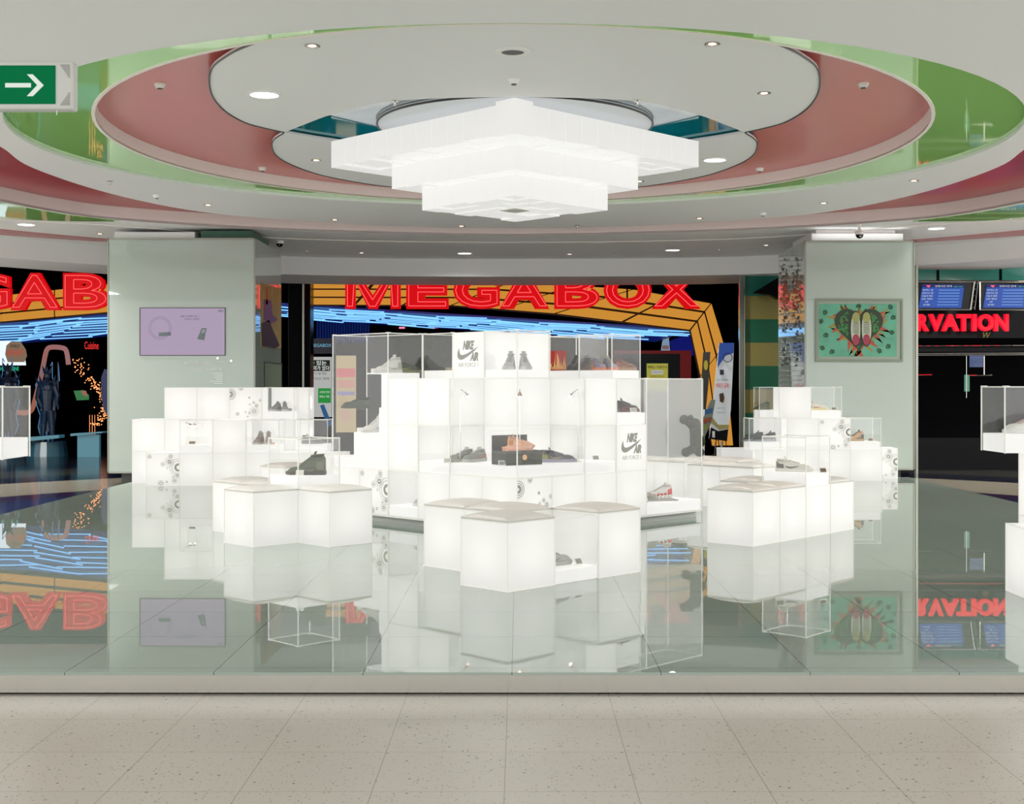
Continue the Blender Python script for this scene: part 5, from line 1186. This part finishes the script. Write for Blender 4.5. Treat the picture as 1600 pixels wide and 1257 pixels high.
part(flat(MB(), rect(1431,557,1435,573), YQ+.6, .02), 'side_display', mat('dim_blue_side', (.004,.015,.05), .3, emit=(.02,.06,.22), es=.4), t)
part(flat(MB(), rect(1507,586,1515,612), YQ+.9, .02), 'green_leaflet', mat('dim_green_leaflet', (.03,.12,.08), .3, emit=(.05,.2,.12), es=.5), t)
mb = MB(); mb.rod(W(1510, 556, YQ+.2), W(1510, 622, YQ+.2), .006, n=6); mb.rod(W(1537.5, 556, YQ+.3), W(1537.5, 586, YQ+.3), .012, n=6); mb.rod(W(1430,586.5,YQ+.5), W(1456,586,YQ+.5), .01, n=6); mb.rod(W(1515,587,YQ+.5), W(1550,586.5,YQ+.5), .01, n=6)
part(mb, 'glass_clips', M['chrome'], t)
sg = thing('reservation_sign', 'red lit RVATION letters on the black ticket front', 'sign', tuple(W(1503, 518, YQ)))
for ch, a, b in (('R',1432,1451),('V',1451,1474),('A',1471,1498),('T',1495,1516),('I',1518.5,1525),('O',1527,1552),('N',1553,1575)):
    me = textmesh(ch, M['redsign'], extrude=.08, bold=.045, box=((b-a)*YQ/FPX, 26.5*YQ/FPX)); obj('letter', me, sg, tuple(W((a+b)/2, 504.5, YQ)-Vector(sg.location)))
ptext('gold_mark', 'W', glow('gold', (.35,.28,.04), .6), 1542, 524, YQ+.2, 12, 9, sg, shear=.3)
def monitor(ox, label):
    t = thing('schedule_monitor', label, 'monitor', tuple(W(1478+ox, 484, YQ-.2)))
    Y = YQ-.2
    mb = MB(); mb.path([W(*q, Y) for q in ((1430.5+ox,441),(1522+ox,441),(1516+ox,484.5),(1430.5+ox,484.5),(1430.5+ox,441))], .012, 6); part(mb, 'frame', M['steel'], t)
    part(flat(MB(), [(1431+ox,441.5),(1521.5+ox,441.5),(1515.5+ox,484),(1431+ox,484)], Y+.02, .05), 'bezel', M['black'], t)
    part(flat(MB(), [(1442+ox,444.5),(1507+ox,445),(1502+ox,481.5),(1436+ox,481)], Y-.002, .02), 'display', glow('screen_blue', (.03,.09,.42), .95), t)
    part(flat(MB(), [(1442+ox,444.5),(1507+ox,445),(1506.4+ox,450),(1441+ox,449.5)], Y-.006, .003), 'header_bar', glow('screen_navy', (.01,.02,.16), .9), t)
    mb = MB()
    for k in range(6):
        y_ = 453+k*4.6; flat(mb, rect(1467+ox-k*.5, y_, 1500+ox-k*.6, y_+1.2), Y-.006, .003)
    part(mb, 'rows', glow('screen_pale', (.18,.38,.75), .9), t)
    for k, s_ in enumerate(('메가박스 1관', '상영시간 2관', '오늘의 영화', '3관 매진', '4관', '5관 예매')): ptext('row_text', s_, wl, 1450+ox-k*.5, 453.5+k*4.6, Y-.008, (16,18,17,17,5,10)[k], 2.4, t)
    ptext('title', '상영시간 안내', wl, 1474+ox, 447.3, Y-.009, 26, 3, t); ptext('clock', '2월 14일', glow('screen_green_text', (.1,.8,.3), .8), 1497+ox, 448, Y-.009, 13, 2, t)
    part(flat(MB(), [(1447+ox,446),(1454+ox,446),(1452+ox,449),(1450+ox,449)], Y-.009, .002), 'logo_mark', M['redneon'], t)
monitor(0, 'left blue schedule monitor above the red lit letters'); monitor(100.5, 'right blue schedule monitor above the red lit letters')
t = thing('monitor_bracket', 'ladder shaped steel bracket between the two schedule monitors', 'bracket', tuple(W(1522, 484, YQ-.1)))
mb = MB(); 
for k in range(5): y_ = 443+k*9.5; mb.rod(W(1523.5-k*1.2, y_, YQ-.1), W(1528-k*1.2, y_, YQ-.1), .008, n=6)
mb.rod(W(1523.5,440,YQ-.1), W(1518,484,YQ-.1), .008, n=6); mb.rod(W(1528.5,440,YQ-.1), W(1523,484,YQ-.1), .008, n=6); part(mb, 'ladder', M['steel'], t)
# ---------------------------------------------------------------- left dark arcade
ws = thing('game_sign', 'glowing white games sign with lettering at the left edge', 'sign', tuple(W(20, 571, 27)))
part(flat(MB(), [(-20,533),(14,533),(24,536),(34,545),(38,571),(-20,571)], 27, .1), 'light_panel', glow('sign_white', (.8,.9,1.0), 1.1), ws)
part(flat(MB(), [(10,540),(17,534),(30,534),(38,546),(40,556),(36,566),(12,566),(8,554)], 26.9, .08), 'emblem_plate', glow('sign_tan', (.25,.17,.11), .8), ws)
ptext('lettering', 'WORLD', glow('sign_dark', (.10,.05,.03), .6), 23, 541, 26.86, 15, 5, ws, bold=.02); ptext('lettering', 'WARCRAFT', glow('sign_red_text', (.55,.08,.05), .8), 24, 551, 26.85, 28, 10, ws, bold=.015)
ptext('green_lettering', 'HERO ZONE', glow('sign_green', (.02,.6,.3), .8), 15, 576.5, 26.9, 29, 6.5, ws, bold=.01)
cs = thing('cuisine_sign', 'small red Cuisine neon lettering beside the left column', 'neon sign', tuple(W(143, 547, 28))); ptext('lettering', 'Cuisine', glow('cuisine_red', (.85,.03,.03), 1.0), 143, 540, 28, 22, 12, cs, bold=.006); part(MB().rod((W(143,545,28.1).x,28.12,0),(W(143,545,28.1).x,28.12,W(143,540,28.1).z),.02,n=6), 'support_post', M['blackm'], cs)
t = thing('tube_arch', 'pink and orange glowing bent tube arch in the left dark hall', 'arch', tuple(W(90, 640, 28)))
P_ = spline([(26,645,0),(42,645,0),(50,640,0),(56,620,0),(66,580,0),(72,550,0),(79,543,0),(98,544,0),(104,550,0),(107,570,0)], 3)
for k in range(0, len(P_)-1, 3):
    q = P_[k:k+4]; mb = MB()
    for a, b in zip(q, q[1:]): mb.rod(W(a[0],a[1],28), W(b[0],b[1],28), .052, n=8)
    part(mb, 'tube_segment', glow('tube_orange_%d' % k, (.55,.17+.004*k,.08+.008*k), .55), t)
mb = MB(); q_ = W(32, 645, 28); mb.rod(tuple(q_), (q_.x, 28, 0), .03, n=8); part(mb, 'leg', M['blackm'], t)
rl = random.Random(5)
t = MB()
for k in range(190):
    u = rl.random(); px = 150+14*math.sin(u*5)+rl.gauss(0, 4.5) if u < .8 else rl.uniform(114, 140); py = 665-95*u if u < .8 else rl.uniform(560, 590)
    px = min(px, 166); c_ = W(px, py, 27+rl.random()); t.ball(tuple(c_), .012, seg=6)
for k in range(3): q_ = W(152+4*k, 660, 28); t.rod((q_.x, 27.5, 0), (q_.x, 27.5, .7), .004, n=5)
o = tag(t.build('fairy_lights', glow('fairy_orange', (1,.35,.12), 1.8)), 'many tiny orange fairy lights in the dark hall left of the left column', 'fairy lights', kind='stuff')
# dark armoured statues outlined by blue light
def statue(px, label, flip=1, sc_=1, Y=24.5):
    t = thing('armoured_statue', label, 'statue', tuple(W(px, 690, Y)))
    q = lambda x, y: W(px+flip*x*sc_, 690+(y-690)*sc_, Y)
    mb = MB(); k = Y/FPX*sc_
    def limb(a, b, r1, r2): mb.rod(q(*a), q(*b), r1*k, r2*k, n=10); mb.ball(tuple(q(*b)), r2*k*1.04, seg=10)
    limb((0,642), (0,606), 8, 12); limb((0,606), (0,596), 12, 5); mb.ball(tuple(q(0,588)), 6*k, .9, 1, 1.3)
    limb((-4,642), (-6,664), 7, 5); limb((-6,664), (-7,689), 5, 4); limb((5,642), (7,666), 7, 5); limb((7,666), (8,689), 5, 4)
    limb((-11,604), (-15,622), 5, 4); limb((-15,622), (-9,636), 4, 3); limb((11,604), (16,618), 5, 4); limb((16,618), (14,634), 4, 3)
    for a_, b_ in (((-11,604),(-19,590)), ((-9,601),(-13,586)), ((11,604),(19,590)), ((9,601),(13,586)), ((-3,583),(-8,572)), ((3,583),(8,572)), ((0,581),(0,573))): mb.rod(q(*a_), q(*b_), 3.2*k, .3*k, n=6)
    mb.slab([q(-9,604), q(9,604), q(13,650), (q(10,680)), q(4,668), q(-2,684), q(-8,668), q(-13,676)], (0, .06, 0)); mb.rod(q(17,566), q(17,640), 1*k, n=6)
    part(mb, 'body', mat('statue_dark', (.006,.02,.05), .25, noise=(6,.6)), t)
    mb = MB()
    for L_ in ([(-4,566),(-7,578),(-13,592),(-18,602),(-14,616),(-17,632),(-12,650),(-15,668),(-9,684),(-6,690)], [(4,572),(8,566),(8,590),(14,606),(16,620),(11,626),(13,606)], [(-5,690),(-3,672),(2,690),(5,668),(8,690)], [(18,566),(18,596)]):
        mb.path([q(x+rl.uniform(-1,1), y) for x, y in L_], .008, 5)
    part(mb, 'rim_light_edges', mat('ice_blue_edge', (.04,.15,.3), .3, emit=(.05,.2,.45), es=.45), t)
    part(MB().lathe([(.38*sc_,0),(.34*sc_,W(0,690,Y).z)], tuple(Vector((q(0,690).x, Y, 0)))), 'pedestal', mat('statue_base_blue', (.03,.10,.14), .2), t)
    return t
statue(74, 'dark armoured warrior statue with blue lit edges right of the games sign'); statue(12, 'dark armoured statue half hidden behind the clear case at the left edge', -1, 1.05, 25.2)
t = panel('leaf_display', 'small green and pink lit leafy display in the dark left hall', 'display', [(115,611),(130,610),(138,618),(138,625),(120,626)], 28.5, glow('leaf_green', (.08,.35,.12), .5)); part(flat(MB(), [(126,611),(134,611),(136,620),(130,618)], 28.45, .03), 'pink_part', glow('leaf_pink', (.6,.25,.2), .5), t)
panel('oval_blue_sign', 'dark blue oval sign at the left edge of the left column', 'sign', [(158,590),(163,577),(170,580),(175,620),(170,655),(162,640),(158,620)], 26, mat('dim_navy', (.004,.012,.06), .4, emit=(.005,.015,.09), es=.5))
p1, p2 = W(-20, 684, 24), W(165, 677, 24); tag(MB().slab([W(24,685,24), W(92,680,24), W(92,685,24), W(24,692,24)], (0,.3,0)).build('blue_ledge', mat('blue_ledge', (.05,.16,.2), .3, emit=(.06,.22,.3), es=.35)), 'blue lit ledge under the armoured statue in the left hall', 'ledge')
tag(MB().slab([W(110,678,24), W(160,675,24), W(160,677,24), W(110,682,24)], (0,.3,0)).box(W(135,680,24).x-.2, W(135,680,24).x+.2, 24.1, 24.2, 0, W(135,680,24).z).build('blue_ledge', bpy.data.materials['blue_ledge']), 'blue lit ledge beside the left column in the left hall', 'ledge')
